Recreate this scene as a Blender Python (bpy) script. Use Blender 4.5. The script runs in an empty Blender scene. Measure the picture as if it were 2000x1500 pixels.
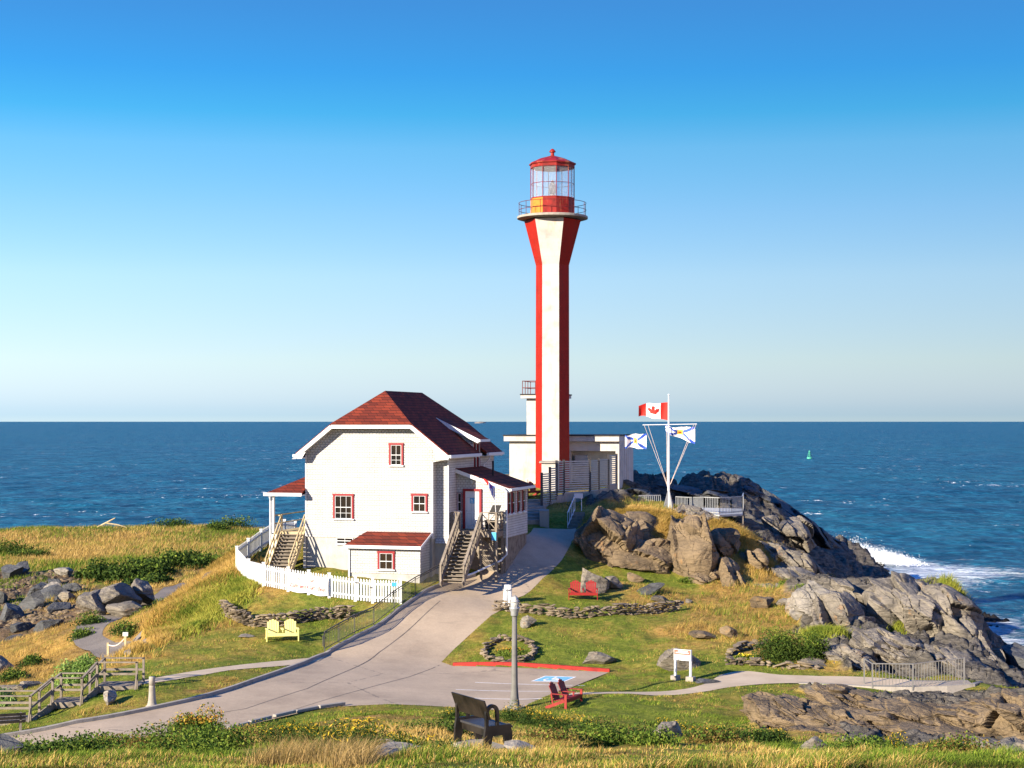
import bpy, bmesh, math, random
import numpy as np
from mathutils import Vector, Matrix
from mathutils.geometry import delaunay_2d_cdt
R = math.radians
random.seed(7); rng = np.random.default_rng(7)
sc = bpy.context.scene
COL = sc.collection
# ------------------------------------------------------------ camera
CZ, F = 16.0, 3200.0           # camera height above the sea, focal length in photo pixels
cd = bpy.data.cameras.new('camera'); cam = bpy.data.objects.new('camera', cd); COL.objects.link(cam)
cam.location = (0, 0, CZ); cam.rotation_euler = (R(90), 0, 0)
cd.sensor_width = 36; cd.lens = 36*F/2000; cd.shift_y = 0.0365
cd.clip_start = 0.5; cd.clip_end = 200000
sc.camera = cam
# ------------------------------------------------------------ world, sun, exposure
AZ, EL = 41.0, 20.0             # direction the sunlight travels (deg from +X towards +Y), elevation
w = bpy.data.worlds.new('World'); sc.world = w; w.use_nodes = True
nt = w.node_tree; bg = nt.nodes['Background']
sky = nt.nodes.new('ShaderNodeTexSky'); sky.sky_type = 'NISHITA'; sky.sun_disc = False
sky.sun_elevation = R(EL); sky.sun_rotation = R(90+AZ); sky.altitude = 0
sky.air_density = 1.0; sky.dust_density = 0.35; sky.ozone_density = 3.0
tc = nt.nodes.new('ShaderNodeTexCoord')
vm = nt.nodes.new('ShaderNodeVectorMath'); vm.operation = 'MULTIPLY_ADD'; vm.inputs[1].default_value = (1, 1, 2.6); vm.inputs[2].default_value = (0, 0, 0.085)
nt.links.new(tc.outputs['Generated'], vm.inputs[0]); nt.links.new(vm.outputs[0], sky.inputs['Vector'])
hs = nt.nodes.new('ShaderNodeHueSaturation'); hs.inputs['Saturation'].default_value = 1.3; hs.inputs['Hue'].default_value = 0.5
nt.links.new(sky.outputs[0], hs.inputs['Color'])
sx = nt.nodes.new('ShaderNodeSeparateXYZ'); nt.links.new(tc.outputs['Generated'], sx.inputs[0])
cr = nt.nodes.new('ShaderNodeValToRGB'); nt.links.new(sx.outputs[2], cr.inputs[0])
STOPS = [(0.005, (0.618, 0.47, 0.458)), (0.0365, (1.804, 0.89, 0.549)), (0.0878, (3.08, 1.359, 0.837)), (0.126, (3.06, 1.514, 1.023)), (0.164, (2.604, 1.665, 1.153)), (0.184, (1.419, 1.602, 1.196)), (0.208, (1.209, 1.472, 1.302)), (0.25, (1.768, 1.406, 1.311)), (0.5, (0.825, 1.155, 1.76))]
while len(cr.color_ramp.elements) < len(STOPS): cr.color_ramp.elements.new(.5)
for e_, (p_, c_) in zip(cr.color_ramp.elements, STOPS): e_.position = p_; e_.color = (c_[0]/4, c_[1]/4, c_[2]/4, 1)
v4 = nt.nodes.new('ShaderNodeVectorMath'); v4.operation = 'SCALE'; v4.inputs['Scale'].default_value = 4
mu = nt.nodes.new('ShaderNodeMix'); mu.data_type = 'RGBA'; mu.blend_type = 'MULTIPLY'; mu.inputs[0].default_value = 1
nt.links.new(hs.outputs[0], mu.inputs[6]); nt.links.new(cr.outputs[0], v4.inputs[0]); nt.links.new(v4.outputs[0], mu.inputs[7]); nt.links.new(mu.outputs[2], bg.inputs['Color'])
bg.inputs['Strength'].default_value = 0.10
sd = bpy.data.lights.new('sun', 'SUN'); sun = bpy.data.objects.new('sun', sd); COL.objects.link(sun)
sd.energy = 5.0; sd.angle = R(0.5); sd.color = (1.0, 0.855, 0.66)
tv = Vector((math.cos(R(EL))*math.cos(R(AZ)), math.cos(R(EL))*math.sin(R(AZ)), -math.sin(R(EL))))
sun.rotation_euler = tv.to_track_quat('-Z', 'Y').to_euler()
sc.view_settings.view_transform = 'Standard'; sc.view_settings.look = 'None'
sc.view_settings.gamma = 1; sc.view_settings.exposure = 1.5
sc.render.engine = 'CYCLES'
# ------------------------------------------------------------ helpers
def P(px, py, Y): return ((px-1000)*Y/F, Y, CZ-(py-822)*Y/F)
def PV(px, py, Y): return Vector(P(px, py, Y))
_r = np.random.RandomState(3); PERM = np.concatenate([_r.permutation(256)]*3); VAL = _r.rand(256)*2-1
def vn(x, y, z=0.0):
    x = np.asarray(x, float); y = np.asarray(y, float); z = np.asarray(z, float)+np.zeros_like(x)
    xi = np.floor(x).astype(int); yi = np.floor(y).astype(int); zi = np.floor(z).astype(int)
    xf, yf, zf = x-xi, y-yi, z-zi
    u, v, w_ = [t*t*(3-2*t) for t in (xf, yf, zf)]
    def h(a, b, c): return VAL[PERM[PERM[PERM[a & 255]+(b & 255)]+(c & 255)]]
    def lp(a, b, t): return a+(b-a)*t
    r = []
    for k in (0, 1):
        r.append(lp(lp(h(xi, yi, zi+k), h(xi+1, yi, zi+k), u), lp(h(xi, yi+1, zi+k), h(xi+1, yi+1, zi+k), u), v))
    return lp(r[0], r[1], w_)
def fbm(x, y, z=0.0, o=4, ridged=False):
    s = 0; a = 1.0; t = 0
    for i in range(o):
        n = vn(x*2**i+17.3*i, y*2**i-9.1*i, np.asarray(z)*2**i+3.7*i)
        if ridged: n = 1-2*np.abs(n)
        s = s+a*n; t += a; a *= .5
    return s/t
def tag(o, label=None, cat=None, group=None, kind=None):
    if label: o['label'] = label
    if cat: o['category'] = cat
    if group: o['group'] = group
    if kind: o['kind'] = kind
    return o
def thing(name, loc, label, cat, rz=0.0, group=None):
    o = bpy.data.objects.new(name, None); COL.objects.link(o); o.location = loc; o.rotation_euler = (0, 0, rz)
    o.empty_display_size = .2
    return tag(o, label, cat, group)
class MB:
    def __init__(s): s.v = []; s.f = []; s.m = []; s.cur = 0
    def add(s, vs, fs):
        b = len(s.v); s.v += [tuple(q) for q in vs]; s.f += [tuple(b+i for i in f) for f in fs]; s.m += [s.cur]*len(fs); return s
    def box(s, x0, x1, y0, y1, z0, z1):
        x0, x1 = min(x0, x1), max(x0, x1); y0, y1 = min(y0, y1), max(y0, y1); z0, z1 = min(z0, z1), max(z0, z1)
        return s.add([(x0,y0,z0),(x1,y0,z0),(x1,y1,z0),(x0,y1,z0),(x0,y0,z1),(x1,y0,z1),(x1,y1,z1),(x0,y1,z1)],
              [(0,3,2,1),(4,5,6,7),(0,1,5,4),(1,2,6,5),(2,3,7,6),(3,0,4,7)])
    def bar(s, a, b, w, h, up=(0,0,1)):
        a = Vector(a); b = Vector(b); d = (b-a)
        if d.length < 1e-6: return s
        d.normalize(); up = Vector(up); x = d.cross(up)
        if x.length < 1e-4: x = d.cross(Vector((0,1,0)))
        x.normalize(); y = x.cross(d).normalized(); x *= w/2; y *= h/2
        return s.add([a-x-y,a+x-y,a+x+y,a-x+y,b-x-y,b+x-y,b+x+y,b-x+y],
              [(0,1,2,3),(7,6,5,4),(0,4,5,1),(1,5,6,2),(2,6,7,3),(3,7,4,0)])
    def tube(s, pts, r, n=6, cap=True):
        pts = [Vector(p) for p in pts]; rs = r if isinstance(r, (list, tuple)) else [r]*len(pts); vs = []; fs = []
        for i, p in enumerate(pts):
            d = (pts[min(i+1, len(pts)-1)]-pts[max(i-1, 0)]).normalized()
            x = d.cross(Vector((0,0,1)) if abs(d.z) < .95 else Vector((0,1,0))).normalized(); y = x.cross(d)
            for k in range(n):
                t = 2*math.pi*k/n; vs.append(p+(x*math.cos(t)+y*math.sin(t))*rs[i])
        for i in range(len(pts)-1):
            for k in range(n): k2 = (k+1) % n; fs.append((i*n+k, i*n+k2, (i+1)*n+k2, (i+1)*n+k))
        if cap: fs.append(tuple(range(n))[::-1]); fs.append(tuple((len(pts)-1)*n+k for k in range(n)))
        return s.add(vs, fs)
    def lathe(s, prof, n=24, c=(0,0), rot=0.0, cap=True):     # prof: (radius, z)
        vs = []; fs = []
        for r, z in prof:
            for k in range(n):
                t = rot+2*math.pi*k/n; vs.append((c[0]+r*math.cos(t), c[1]+r*math.sin(t), z))
        for i in range(len(prof)-1):
            for k in range(n): k2 = (k+1) % n; fs.append((i*n+k, i*n+k2, (i+1)*n+k2, (i+1)*n+k))
        if cap: fs.append(tuple(range(n))[::-1]); fs.append(tuple((len(prof)-1)*n+k for k in range(n)))
        return s.add(vs, fs)
    def slab(s, poly, t=(0,0,-.12)):
        n = len(poly); t = Vector(t); a = [Vector(p) for p in poly]; b = [p+t for p in a]
        return s.add(a+b, [tuple(range(n)), tuple(range(2*n-1, n-1, -1))]+[(i, i+n, (i+1) % n+n, (i+1) % n) for i in range(n)])
    def build(s, name, mats, parent=None, world=False, loc=None, smooth=False, bevel=0):
        off = Vector((0,0,0))
        if parent is not None and world:
            q = parent; off = Vector((0,0,0))
            while q is not None: off += q.location; q = q.parent
        if loc is not None: off = Vector(loc)
        me = bpy.data.meshes.new(name)
        me.from_pydata([(x-off.x, y-off.y, z-off.z) for x, y, z in s.v], [], s.f)
        for m in (mats if isinstance(mats, (list, tuple)) else [mats]): me.materials.append(m)
        if any(s.m): me.polygons.foreach_set('material_index', s.m)
        bm = bmesh.new(); bm.from_mesh(me); bmesh.ops.recalc_face_normals(bm, faces=bm.faces); bm.to_mesh(me); bm.free()
        if smooth: me.polygons.foreach_set('use_smooth', [True]*len(me.polygons))
        me.update()
        o = bpy.data.objects.new(name, me); COL.objects.link(o); o.parent = parent
        if loc is not None: o.location = loc
        if bevel:
            bv = o.modifiers.new('bevel', 'BEVEL'); bv.width = bevel; bv.segments = 1; bv.limit_method = 'ANGLE'
        return o
def np_mesh(name, V, Fc, mats, parent=None, loc=None, cols=None, smooth=False, nper=None):
    me = bpy.data.meshes.new(name); V = np.asarray(V, np.float32); Fc = np.asarray(Fc, np.int32); k = Fc.shape[1]
    if loc is not None: V = V-np.asarray(loc, np.float32)
    me.vertices.add(len(V)); me.vertices.foreach_set('co', V.ravel())
    me.loops.add(Fc.size); me.loops.foreach_set('vertex_index', Fc.ravel())
    me.polygons.add(len(Fc)); me.polygons.foreach_set('loop_start', np.arange(len(Fc), dtype=np.int32)*k)
    me.polygons.foreach_set('loop_total', np.full(len(Fc), k, np.int32))
    me.polygons.foreach_set('use_smooth', np.full(len(Fc), smooth, bool))
    me.update(calc_edges=True); me.validate()
    for m in (mats if isinstance(mats, (list, tuple)) else [mats]): me.materials.append(m)
    for nm, c in (cols or {}).items():
        at = me.color_attributes.new(nm, 'FLOAT_COLOR', 'POINT')
        c4 = np.ones((len(V), 4), np.float32); c4[:, :3] = c; at.data.foreach_set('color', c4.ravel())
    o = bpy.data.objects.new(name, me); COL.objects.link(o); o.parent = parent
    if loc is not None: o.location = loc
    return o
def copy_thing(root, loc, rz, label):
    r = root.copy(); COL.objects.link(r); r.location = loc; r.rotation_euler = (0, 0, rz); r['label'] = label
    for ch in list(root.children):
        c = ch.copy(); COL.objects.link(c); c.parent = r
        for g in list(ch.children):
            d = g.copy(); COL.objects.link(d); d.parent = c
    return r
# ------------------------------------------------------------ materials
class NB:
    def __init__(s, name):
        s.m = bpy.data.materials.new(name); s.m.use_nodes = True; s.t = s.m.node_tree; s.n = s.t.nodes; s.b = s.n['Principled BSDF']
        s.out = s.n['Material Output']; s.tc = s.n.new('ShaderNodeTexCoord')
    def lk(s, a, b): s.t.links.new(a, b)
    def set(s, sock, v):
        if isinstance(v, bpy.types.NodeSocket): s.lk(v, sock)
        else:
            if isinstance(v, (tuple, list)) and len(v) == 3 and sock.type == 'RGBA': v = (*v, 1)
            sock.default_value = v
    def vec(s, sc_=(1,1,1), kind='Object', rot=(0,0,0)):
        m = s.n.new('ShaderNodeMapping'); m.inputs['Scale'].default_value = sc_; m.inputs['Rotation'].default_value = rot
        s.lk(s.tc.outputs[kind], m.inputs[0]); return m.outputs[0]
    def noise(s, scale, detail=4, rough=.55, vec=None, dist=0):
        n = s.n.new('ShaderNodeTexNoise'); n.inputs['Scale'].default_value = scale; n.inputs['Detail'].default_value = detail
        n.inputs['Roughness'].default_value = rough; n.inputs['Distortion'].default_value = dist
        s.lk(vec or s.tc.outputs['Object'], n.inputs['Vector']); return n.outputs['Fac']
    def vor(s, scale, feat='DISTANCE_TO_EDGE', vec=None):
        n = s.n.new('ShaderNodeTexVoronoi'); n.feature = feat; n.inputs['Scale'].default_value = scale
        s.lk(vec or s.tc.outputs['Object'], n.inputs['Vector']); return n.outputs['Distance']
    def ramp(s, fac, stops, interp='LINEAR'):
        n = s.n.new('ShaderNodeValToRGB'); n.color_ramp.interpolation = interp; s.lk(fac, n.inputs[0]); e = n.color_ramp.elements
        while len(e) < len(stops): e.new(.5)
        for el, (p, c) in zip(e, stops): el.position = p; el.color = (*c, 1) if len(c) == 3 else c
        return n.outputs[0]
    def val(s, fac, a, b, lo=0.0, hi=1.0):
        n = s.n.new('ShaderNodeMapRange'); s.lk(fac, n.inputs[0]); n.inputs[1].default_value = a; n.inputs[2].default_value = b
        n.inputs[3].default_value = lo; n.inputs[4].default_value = hi; return n.outputs[0]
    def mix(s, fac, a, b, mode='MIX'):
        n = s.n.new('ShaderNodeMix'); n.data_type = 'RGBA'; n.blend_type = mode
        s.set(n.inputs[0], fac); s.set(n.inputs[6], a); s.set(n.inputs[7], b); return n.outputs[2]
    def math(s, op, a, b=0.0):
        n = s.n.new('ShaderNodeMath'); n.operation = op; s.set(n.inputs[0], a); s.set(n.inputs[1], b); return n.outputs[0]
    def attr(s, name):
        n = s.n.new('ShaderNodeAttribute'); n.attribute_name = name; return n
    def bump(s, h, st=.5, dist=.05, prev=None):
        n = s.n.new('ShaderNodeBump'); n.inputs['Strength'].default_value = st; n.inputs['Distance'].default_value = dist
        s.lk(h, n.inputs['Height'])
        if prev is not None: s.lk(prev, n.inputs['Normal'])
        return n.outputs[0]
    def done(s, col=None, rough=.7, spec=.3, nrm=None, metal=0.0):
        if col is not None: s.set(s.b.inputs['Base Color'], col)
        s.set(s.b.inputs['Roughness'], rough); s.set(s.b.inputs['Specular IOR Level'], spec); s.b.inputs['Metallic'].default_value = metal
        if nrm is not None: s.lk(nrm, s.b.inputs['Normal'])
        return s.m
def paint(name, c, rough=.6, var=.12, scale=3, spec=.3, metal=0.0, bump=.15, dirt=None, lifts=0):
    b = NB(name); n = b.noise(scale, 6, .6); n2 = b.noise(scale*14, 3)
    k = tuple(max(0, x*(1-var*2)) for x in c); k2 = tuple(min(1, x*(1+var)) for x in c)
    col = b.ramp(n, [(.3, k), (.5, c), (.75, k2)])
    if dirt:
        d = b.noise(1.5, 9, .78, b.vec((1, 1, .16))); col = b.mix(b.val(d, .53, .68, 0, .7), col, dirt)
    if lifts:                       # form lines of the concrete pours
        g = b.n.new('ShaderNodeSeparateXYZ'); b.lk(b.tc.outputs['Object'], g.inputs[0])
        fr = b.math('FRACT', b.math('MULTIPLY', g.outputs[2], 1/lifts)); ln = b.val(fr, 0, .035, .22, 0)
        st = b.noise(2.2, 6, .7, b.vec((3, 3, .12))); col = b.mix(b.math('ADD', ln, b.val(st, .55, .75, 0, .3)), col, tuple(x*.45 for x in c))
    return b.done(col, rough, spec, b.bump(n2, bump, .01), metal)
M = {}
M['white'] = paint('white_paint', (.62,.6,.55), .55, .05, dirt=(.55,.5,.42))
M['fence_white'] = paint('fence_paint', (.58,.61,.64), .5, .03)
M['trim_white'] = paint('trim_white_paint', (.54,.57,.6), .45, .03)
M['red_trim'] = paint('red_trim_paint', (.2,.008,.014), .45, .1)
M['lh_red'] = paint('tower_red_paint', (.26,.011,.004), .6, .12, 1.2, .15, dirt=(.17,.03,.015), lifts=1.22)
M['lh_white'] = paint('tower_white_paint', (.41,.4,.385), .7, .14, 1.2, bump=.5, dirt=(.4,.31,.21), lifts=1.22)
M['lantern_red'] = paint('lantern_red_paint', (.2,.01,.008), .5, .25, 2.5, .2, dirt=(.4,.2,.1))
M['lantern_orange'] = paint('lantern_orange_tone', (.45,.16,.02), .5, .2, 2.5, dirt=(.5,.12,.05))
M['rail_red'] = paint('railing_red_paint', (.1,.015,.015), .5, .2)
M['concrete'] = paint('concrete', (.28,.26,.23), .9, .12, 2, .1, bump=.4, dirt=(.15,.135,.115))
M['grey_concrete'] = paint('pale_grey_concrete', (.33,.33,.32), .9, .12, 1.5, .1, bump=.5, dirt=(.55,.5,.42))
M['grey_metal'] = paint('grey_metal', (.2,.2,.195), .45, .1, 4, .4, .3)
M['dark_metal'] = paint('dark_metal', (.035,.035,.04), .5, .2, 4, .4)
M['galv'] = paint('galvanised_steel', (.3,.32,.34), .5, .1, 5, .5, .4)
M['wood'] = paint('weathered_wood', (.19,.165,.135), .85, .25, 3, .1, bump=.5)
M['wood_pale'] = paint('pale_wood', (.4,.33,.2), .8, .2, 3, .1, bump=.4)
M['yellow'] = paint('yellow_paint', (.78,.7,.24), .5, .06, 3)
M['chair_red'] = paint('red_chair_paint', (.21,.012,.011), .5, .1, 5)
M['black_bench'] = paint('dark_stained_board', (.018,.014,.011), .45, .5, 1.5, .5, bump=.2)
M['stripe_white'] = paint('road_marking_white', (.7,.69,.66), .8, .15, 5)
M['stripe_blue'] = paint('road_marking_blue', (.16,.42,.62), .8, .15, 5)
M['curb_red'] = paint('curb_red_paint', (.26,.014,.01), .7, .2, 3)
M['black'] = paint('black_felt', (.018,.017,.018), .7, .2, 3)
M['banner'] = paint('banner_cloth', (.62,.62,.62), .7, .02)
M['letter_red'] = paint('banner_red_ink', (.3,.02,.015), .7, .05)
M['sign_blue'] = paint('sign_blue', (.05,.3,.55), .5, .05)
M['flag_red'] = paint('flag_red_cloth', (.4,.012,.008), .7, .05)
M['flag_white'] = paint('flag_white_cloth', (.85,.85,.85), .7, .02)
M['flag_blue'] = paint('flag_blue_cloth', (.03,.08,.42), .7, .05)
M['flag_yellow'] = paint('flag_yellow_cloth', (.75,.5,.06), .7, .05)
M['buoy_green'] = paint('buoy_green_paint', (.05,.3,.22), .5, .1)
M['lamp_grey'] = paint('lamp_grey_concrete', (.13,.13,.125), .8, .15, 3)
M['faded_red'] = paint('faded_red_panel', (.3,.12,.09), .7, .1)
M['rail_dark'] = paint('dark_rail_metal', (.06,.06,.058), .5, .1)
M['asphalt_seam'] = paint('asphalt_seam_tar', (.13,.11,.09), .9, .3, 2)
M['rope'] = paint('rope', (.6,.5,.45), .9, .1)
M['deck_blue'] = paint('platform_deck_boards', (.42,.44,.45), .7, .1, 2)
b = NB('dark_window_glass'); M['glass_dark'] = b.done(b.ramp(b.noise(.9, 3), [(.35, (.006,.008,.01)), (.7, (.03,.02,.012))]), .1, .25)
b = NB('lantern_glass'); b.b.inputs['Transmission Weight'].default_value = 1.0; b.b.inputs['IOR'].default_value = 1.03
M['glass'] = b.done((.95,.97,1.0), .03, .5); b.b.inputs['Transmission Weight'].default_value = .9
b = NB('lamp_globe'); M['globe'] = b.done((.6,.6,.58), .25, .6); b.b.inputs['Transmission Weight'].default_value = .3
def shingle(name, ca, cb, cm, bw, bh, rough=.8, bump=.5, dirt=None, zk=1.0):
    b = NB(name); sx = b.n.new('ShaderNodeSeparateXYZ'); b.lk(b.tc.outputs['Object'], sx.inputs[0])
    cx = b.n.new('ShaderNodeCombineXYZ'); b.lk(b.math('ADD', sx.outputs[0], sx.outputs[1]), cx.inputs[0]); b.lk(b.math('MULTIPLY', sx.outputs[2], zk), cx.inputs[1])
    br = b.n.new('ShaderNodeTexBrick'); b.lk(cx.outputs[0], br.inputs['Vector'])
    br.inputs['Color1'].default_value = (*ca, 1); br.inputs['Color2'].default_value = (*cb, 1); br.inputs['Mortar'].default_value = (*cm, 1)
    br.inputs['Scale'].default_value = 1; br.inputs['Brick Width'].default_value = bw; br.inputs['Row Height'].default_value = bh
    br.inputs['Mortar Size'].default_value = bh*.09; br.inputs['Mortar Smooth'].default_value = .3; br.inputs['Bias'].default_value = 0
    col = br.outputs['Color']; n = b.noise(.9, 7, .7)
    col = b.mix(.35, col, b.ramp(n, [(.3, (.35,.33,.3)), (.7, (1,1,1))]), 'MULTIPLY')
    if dirt: col = b.mix(b.val(b.noise(.8, 8, .75, b.vec((1.5,1.5,.3))), .5, .75, 0, .5), col, dirt)
    return b.done(col, rough, .2, b.bump(br.outputs['Fac'], -bump if False else bump, .012, b.bump(b.noise(40, 2), .2, .01)))
M['shingle_wall'] = shingle('white_shingles', (.50,.515,.535), (.44,.45,.46), (.17,.165,.16), .2, .14, dirt=(.45,.42,.37))
M['shingle_roof'] = shingle('red_roof_shingles', (.19,.032,.016), (.09,.016,.011), (.02,.007,.006), .5, .15, .9, .7)
# rock
def rockmat(name, a, c, lich, wet=False, strat=(1.6,1.6,6), rot=(.5,.35,0)):
    b = NB(name); b.tc.outputs['Object']
    g = b.n.new('ShaderNodeNewGeometry'); pos = g.outputs['Position']
    mp = b.n.new('ShaderNodeMapping'); b.lk(pos, mp.inputs[0]); mp.inputs['Scale'].default_value = strat; mp.inputs['Rotation'].default_value = rot
    n1 = b.noise(.5, 9, .68, pos); n2 = b.noise(1.0, 6, .65, mp.outputs[0], .6); n3 = b.noise(6, 5, .7, pos)
    col = b.ramp(n1, [(.3, a), (.52, c), (.72, tuple(min(1, x*1.3) for x in c))])
    col = b.mix(.55, col, b.ramp(n2, [(.32, (.35,.34,.33)), (.5, (.9,.88,.85)), (.7, (1.15,1.1,1.05))]), 'MULTIPLY')
    col = b.mix(b.val(n3, .58, .72, 0, .55), col, lich)
    o = b.noise(.8, 6, .7, b.vec((1,1,1), rot=(1,2,0))); col = b.mix(b.val(o, .62, .72, 0, .7), col, (.32,.17,.06))
    cr = b.vor(.45, vec=mp.outputs[0]); crm = b.val(cr, 0, .04, 0, 1)
    col = b.mix(b.val(cr, 0, .02, .6, 0), col, (.03,.028,.025))
    h = b.math('ADD', b.math('MULTIPLY', n2, 1.2), b.math('ADD', b.math('MULTIPLY', n3, .35), b.math('MULTIPLY', crm, .25)))
    return b.done(col, .7 if wet else .85, .25 if wet else .2, b.bump(h, .7, .16, b.bump(b.noise(25, 4, .7, pos), .5, .04)))
M['rock'] = rockmat('grey_rock', (.065,.061,.055), (.185,.168,.14), (.38,.345,.26))
M['rock_brown'] = rockmat('brown_rock', (.06,.046,.03), (.17,.13,.082), (.34,.26,.15))
M['rock_pale'] = rockmat('pale_rock', (.12,.115,.1), (.24,.225,.2), (.4,.38,.33))
M['rock_dark'] = rockmat('dark_wet_rock', (.03,.032,.036), (.075,.08,.085), (.14,.15,.15), True)
M['stone_wall'] = rockmat('dry_stone', (.07,.058,.042), (.2,.165,.12), (.36,.31,.22), strat=(1,1,1))
# asphalt
b = NB('asphalt'); n = b.noise(.3, 8, .72); n2 = b.noise(9, 8, .85)
col = b.ramp(n, [(.3, (.27,.215,.158)), (.5, (.36,.29,.21)), (.7, (.42,.335,.24))]); col = b.mix(.5, col, b.ramp(n2, [(.3, (.6,.6,.6)), (.7, (1.2,1.2,1.2))]), 'MULTIPLY')
st = b.noise(.9, 6, .7, b.vec((.5, 2.2, 1))); col = b.mix(b.val(st, .62, .72, 0, .35), col, (.1,.09,.08))
ck = b.vor(.09, vec=b.vec((1,1,1), rot=(0,0,.5))); cn = b.noise(2.5, 5, .7)
ck = b.math('ADD', ck, b.math('MULTIPLY', b.math('SUBTRACT', cn, .5), .06)); col = b.mix(b.val(ck, .0, .0025, .5, 0), col, (.1,.09,.08))
M['asphalt'] = b.done(col, .92, .15, b.bump(n2, .35, .01))
b = NB('path_concrete'); n = b.noise(1.2, 6, .6); M['path'] = b.done(b.ramp(n, [(.3, (.38,.31,.22)), (.7, (.48,.4,.29))]), .9, .1, b.bump(b.noise(30, 3), .3, .01))
b = NB('gravel'); n = b.noise(14, 4, .8); n1 = b.noise(.5, 4)
M['gravel'] = b.done(b.mix(.5, b.ramp(n, [(.3, (.05,.045,.042)), (.7, (.3,.27,.24))]), b.ramp(n1, [(.3, (.1,.09,.085)), (.7, (.22,.2,.18))])), .95, .1, b.bump(n, .9, .04))
# terrain: attribute 'kind' r=rock g=dry b=soil
b = NB('ground'); A = b.attr('kind'); sp = b.n.new('ShaderNodeSeparateColor'); b.lk(A.outputs['Color'], sp.inputs[0])
g = b.n.new('ShaderNodeNewGeometry'); pos = g.outputs['Position']
nA = b.noise(.35, 7, .65, pos); nB = b.noise(3.5, 6, .75, pos); nC = b.noise(18, 4, .8, pos); nD = b.noise(1.1, 6, .7, pos)
green = b.ramp(nB, [(.25, (.045,.07,.01)), (.5, (.13,.16,.02)), (.75, (.24,.25,.045))])
dry = b.ramp(nB, [(.25, (.13,.07,.02)), (.5, (.36,.22,.055)), (.78, (.5,.35,.12))])
soil = b.ramp(nB, [(.25, (.035,.025,.015)), (.5, (.11,.075,.045)), (.75, (.2,.14,.08))])
green = b.mix(b.val(nD, .35, .5, .6, 0), green, (.035,.055,.012)); dry = b.mix(b.val(nD, .35, .48, .55, 0), dry, (.12,.07,.025))
d = b.val(b.math('ADD', sp.outputs[1], b.math('MULTIPLY', b.math('SUBTRACT', nA, .5), 2.0)), .25, .8)
col = b.mix(d, green, dry); col = b.mix(b.val(b.math('ADD', sp.outputs[2], b.math('MULTIPLY', b.math('SUBTRACT', nA, .5), 1.2)), .35, .7), col, soil)
mp = b.n.new('ShaderNodeMapping'); b.lk(pos, mp.inputs[0]); mp.inputs['Scale'].default_value = (1.2,1.2,5); mp.inputs['Rotation'].default_value = (.4,.55,.2)
n2 = b.noise(.9, 8, .68, mp.outputs[0], .8)
rk = b.ramp(n2, [(.28, (.025,.024,.022)), (.45, (.1,.092,.078)), (.6, (.165,.15,.125)), (.75, (.25,.23,.19))])
cr = b.vor(.45, vec=mp.outputs[0]); rk = b.mix(b.val(cr, 0, .03, .8, 0), rk, (.02,.02,.02))
px = b.n.new('ShaderNodeSeparateXYZ'); b.lk(pos, px.inputs[0])
rk = b.mix(b.val(b.math('ADD', px.outputs[2], b.math('MULTIPLY', nA, 2.5)), 1.2, 3.2, 1, 0), rk, (.022,.02,.018))
rm = b.val(b.math('ADD', sp.outputs[0], b.math('MULTIPLY', b.math('SUBTRACT', nA, .5), .9)), .42, .58)
col = b.mix(rm, col, rk)
h = b.math('ADD', b.math('MULTIPLY', nC, .25), b.math('ADD', nB, b.math('MULTIPLY', b.math('MULTIPLY', n2, rm), 4)))
M['ground'] = b.done(col, .95, .1, b.bump(h, .8, .14))
# foliage (vertex colours)
b = NB('grass_blades'); A = b.attr('tint'); tr = b.n.new('ShaderNodeBsdfTranslucent'); b.lk(A.outputs['Color'], tr.inputs[0])
b.done(A.outputs['Color'], .8, .15); ms = b.n.new('ShaderNodeMixShader'); ms.inputs[0].default_value = .3
b.lk(b.b.outputs[0], ms.inputs[1]); b.lk(tr.outputs[0], ms.inputs[2]); b.lk(ms.outputs[0], b.out.inputs[0]); M['leaf'] = b.m
# water
b = NB('sea_water'); g = b.n.new('ShaderNodeNewGeometry'); pos = g.outputs['Position']
def pm(s, rz=0.0):
    m = b.n.new('ShaderNodeMapping'); b.lk(pos, m.inputs[0]); m.inputs['Scale'].default_value = s; m.inputs['Rotation'].default_value = (0,0,rz); return m.outputs[0]
w1 = b.noise(1, 7, .62, pm((.09,.16,1), .3), .4); w2 = b.noise(1, 5, .6, pm((.6,1.1,1), -.2), .3); w3 = b.noise(1, 4, .6, pm((.012,.02,1)), .3)
wl = b.noise(1, 4, .55, pm((.0025,.006,1)))
col = b.ramp(wl, [(.35, (.006,.058,.12)), (.65, (.01,.08,.13))])
f1 = b.noise(1, 9, .72, pm((.6,.34,1), .15), .3); f3 = b.noise(1, 9, .75, pm((.13,.05,1), .1), .3)
tx = b.math('ADD', b.math('MULTIPLY', f1, .55), b.math('MULTIPLY', f3, .45))
col = b.mix(b.val(tx, .5, .57, 0, .85), col, (.02,.15,.23)); col = b.mix(b.val(tx, .43, .5, .8, 0), col, (.003,.03,.065))
sx = b.n.new('ShaderNodeSeparateXYZ'); b.lk(pos, sx.inputs[0])
fa = b.attr('foam'); fs = b.n.new('ShaderNodeSeparateColor'); b.lk(fa.outputs['Color'], fs.inputs[0])
fn = b.noise(1, 6, .68, pm((.42,.2,1), .12), .8); fn2 = b.noise(1, 3, .5, pm((.02,.035,1)))
fm = b.math('MAXIMUM', b.val(b.math('ADD', b.math('MULTIPLY', fn, .75), b.math('MULTIPLY', fn2, .35)), .685, .705, 0, 1),
            b.val(b.math('ADD', b.noise(1, 7, .75, pm((.5,.9,1), .12), 1.2), fs.outputs[0]), .72, 1.1, 0, 1))
col = b.mix(fm, col, (.75,.8,.82))
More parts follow.
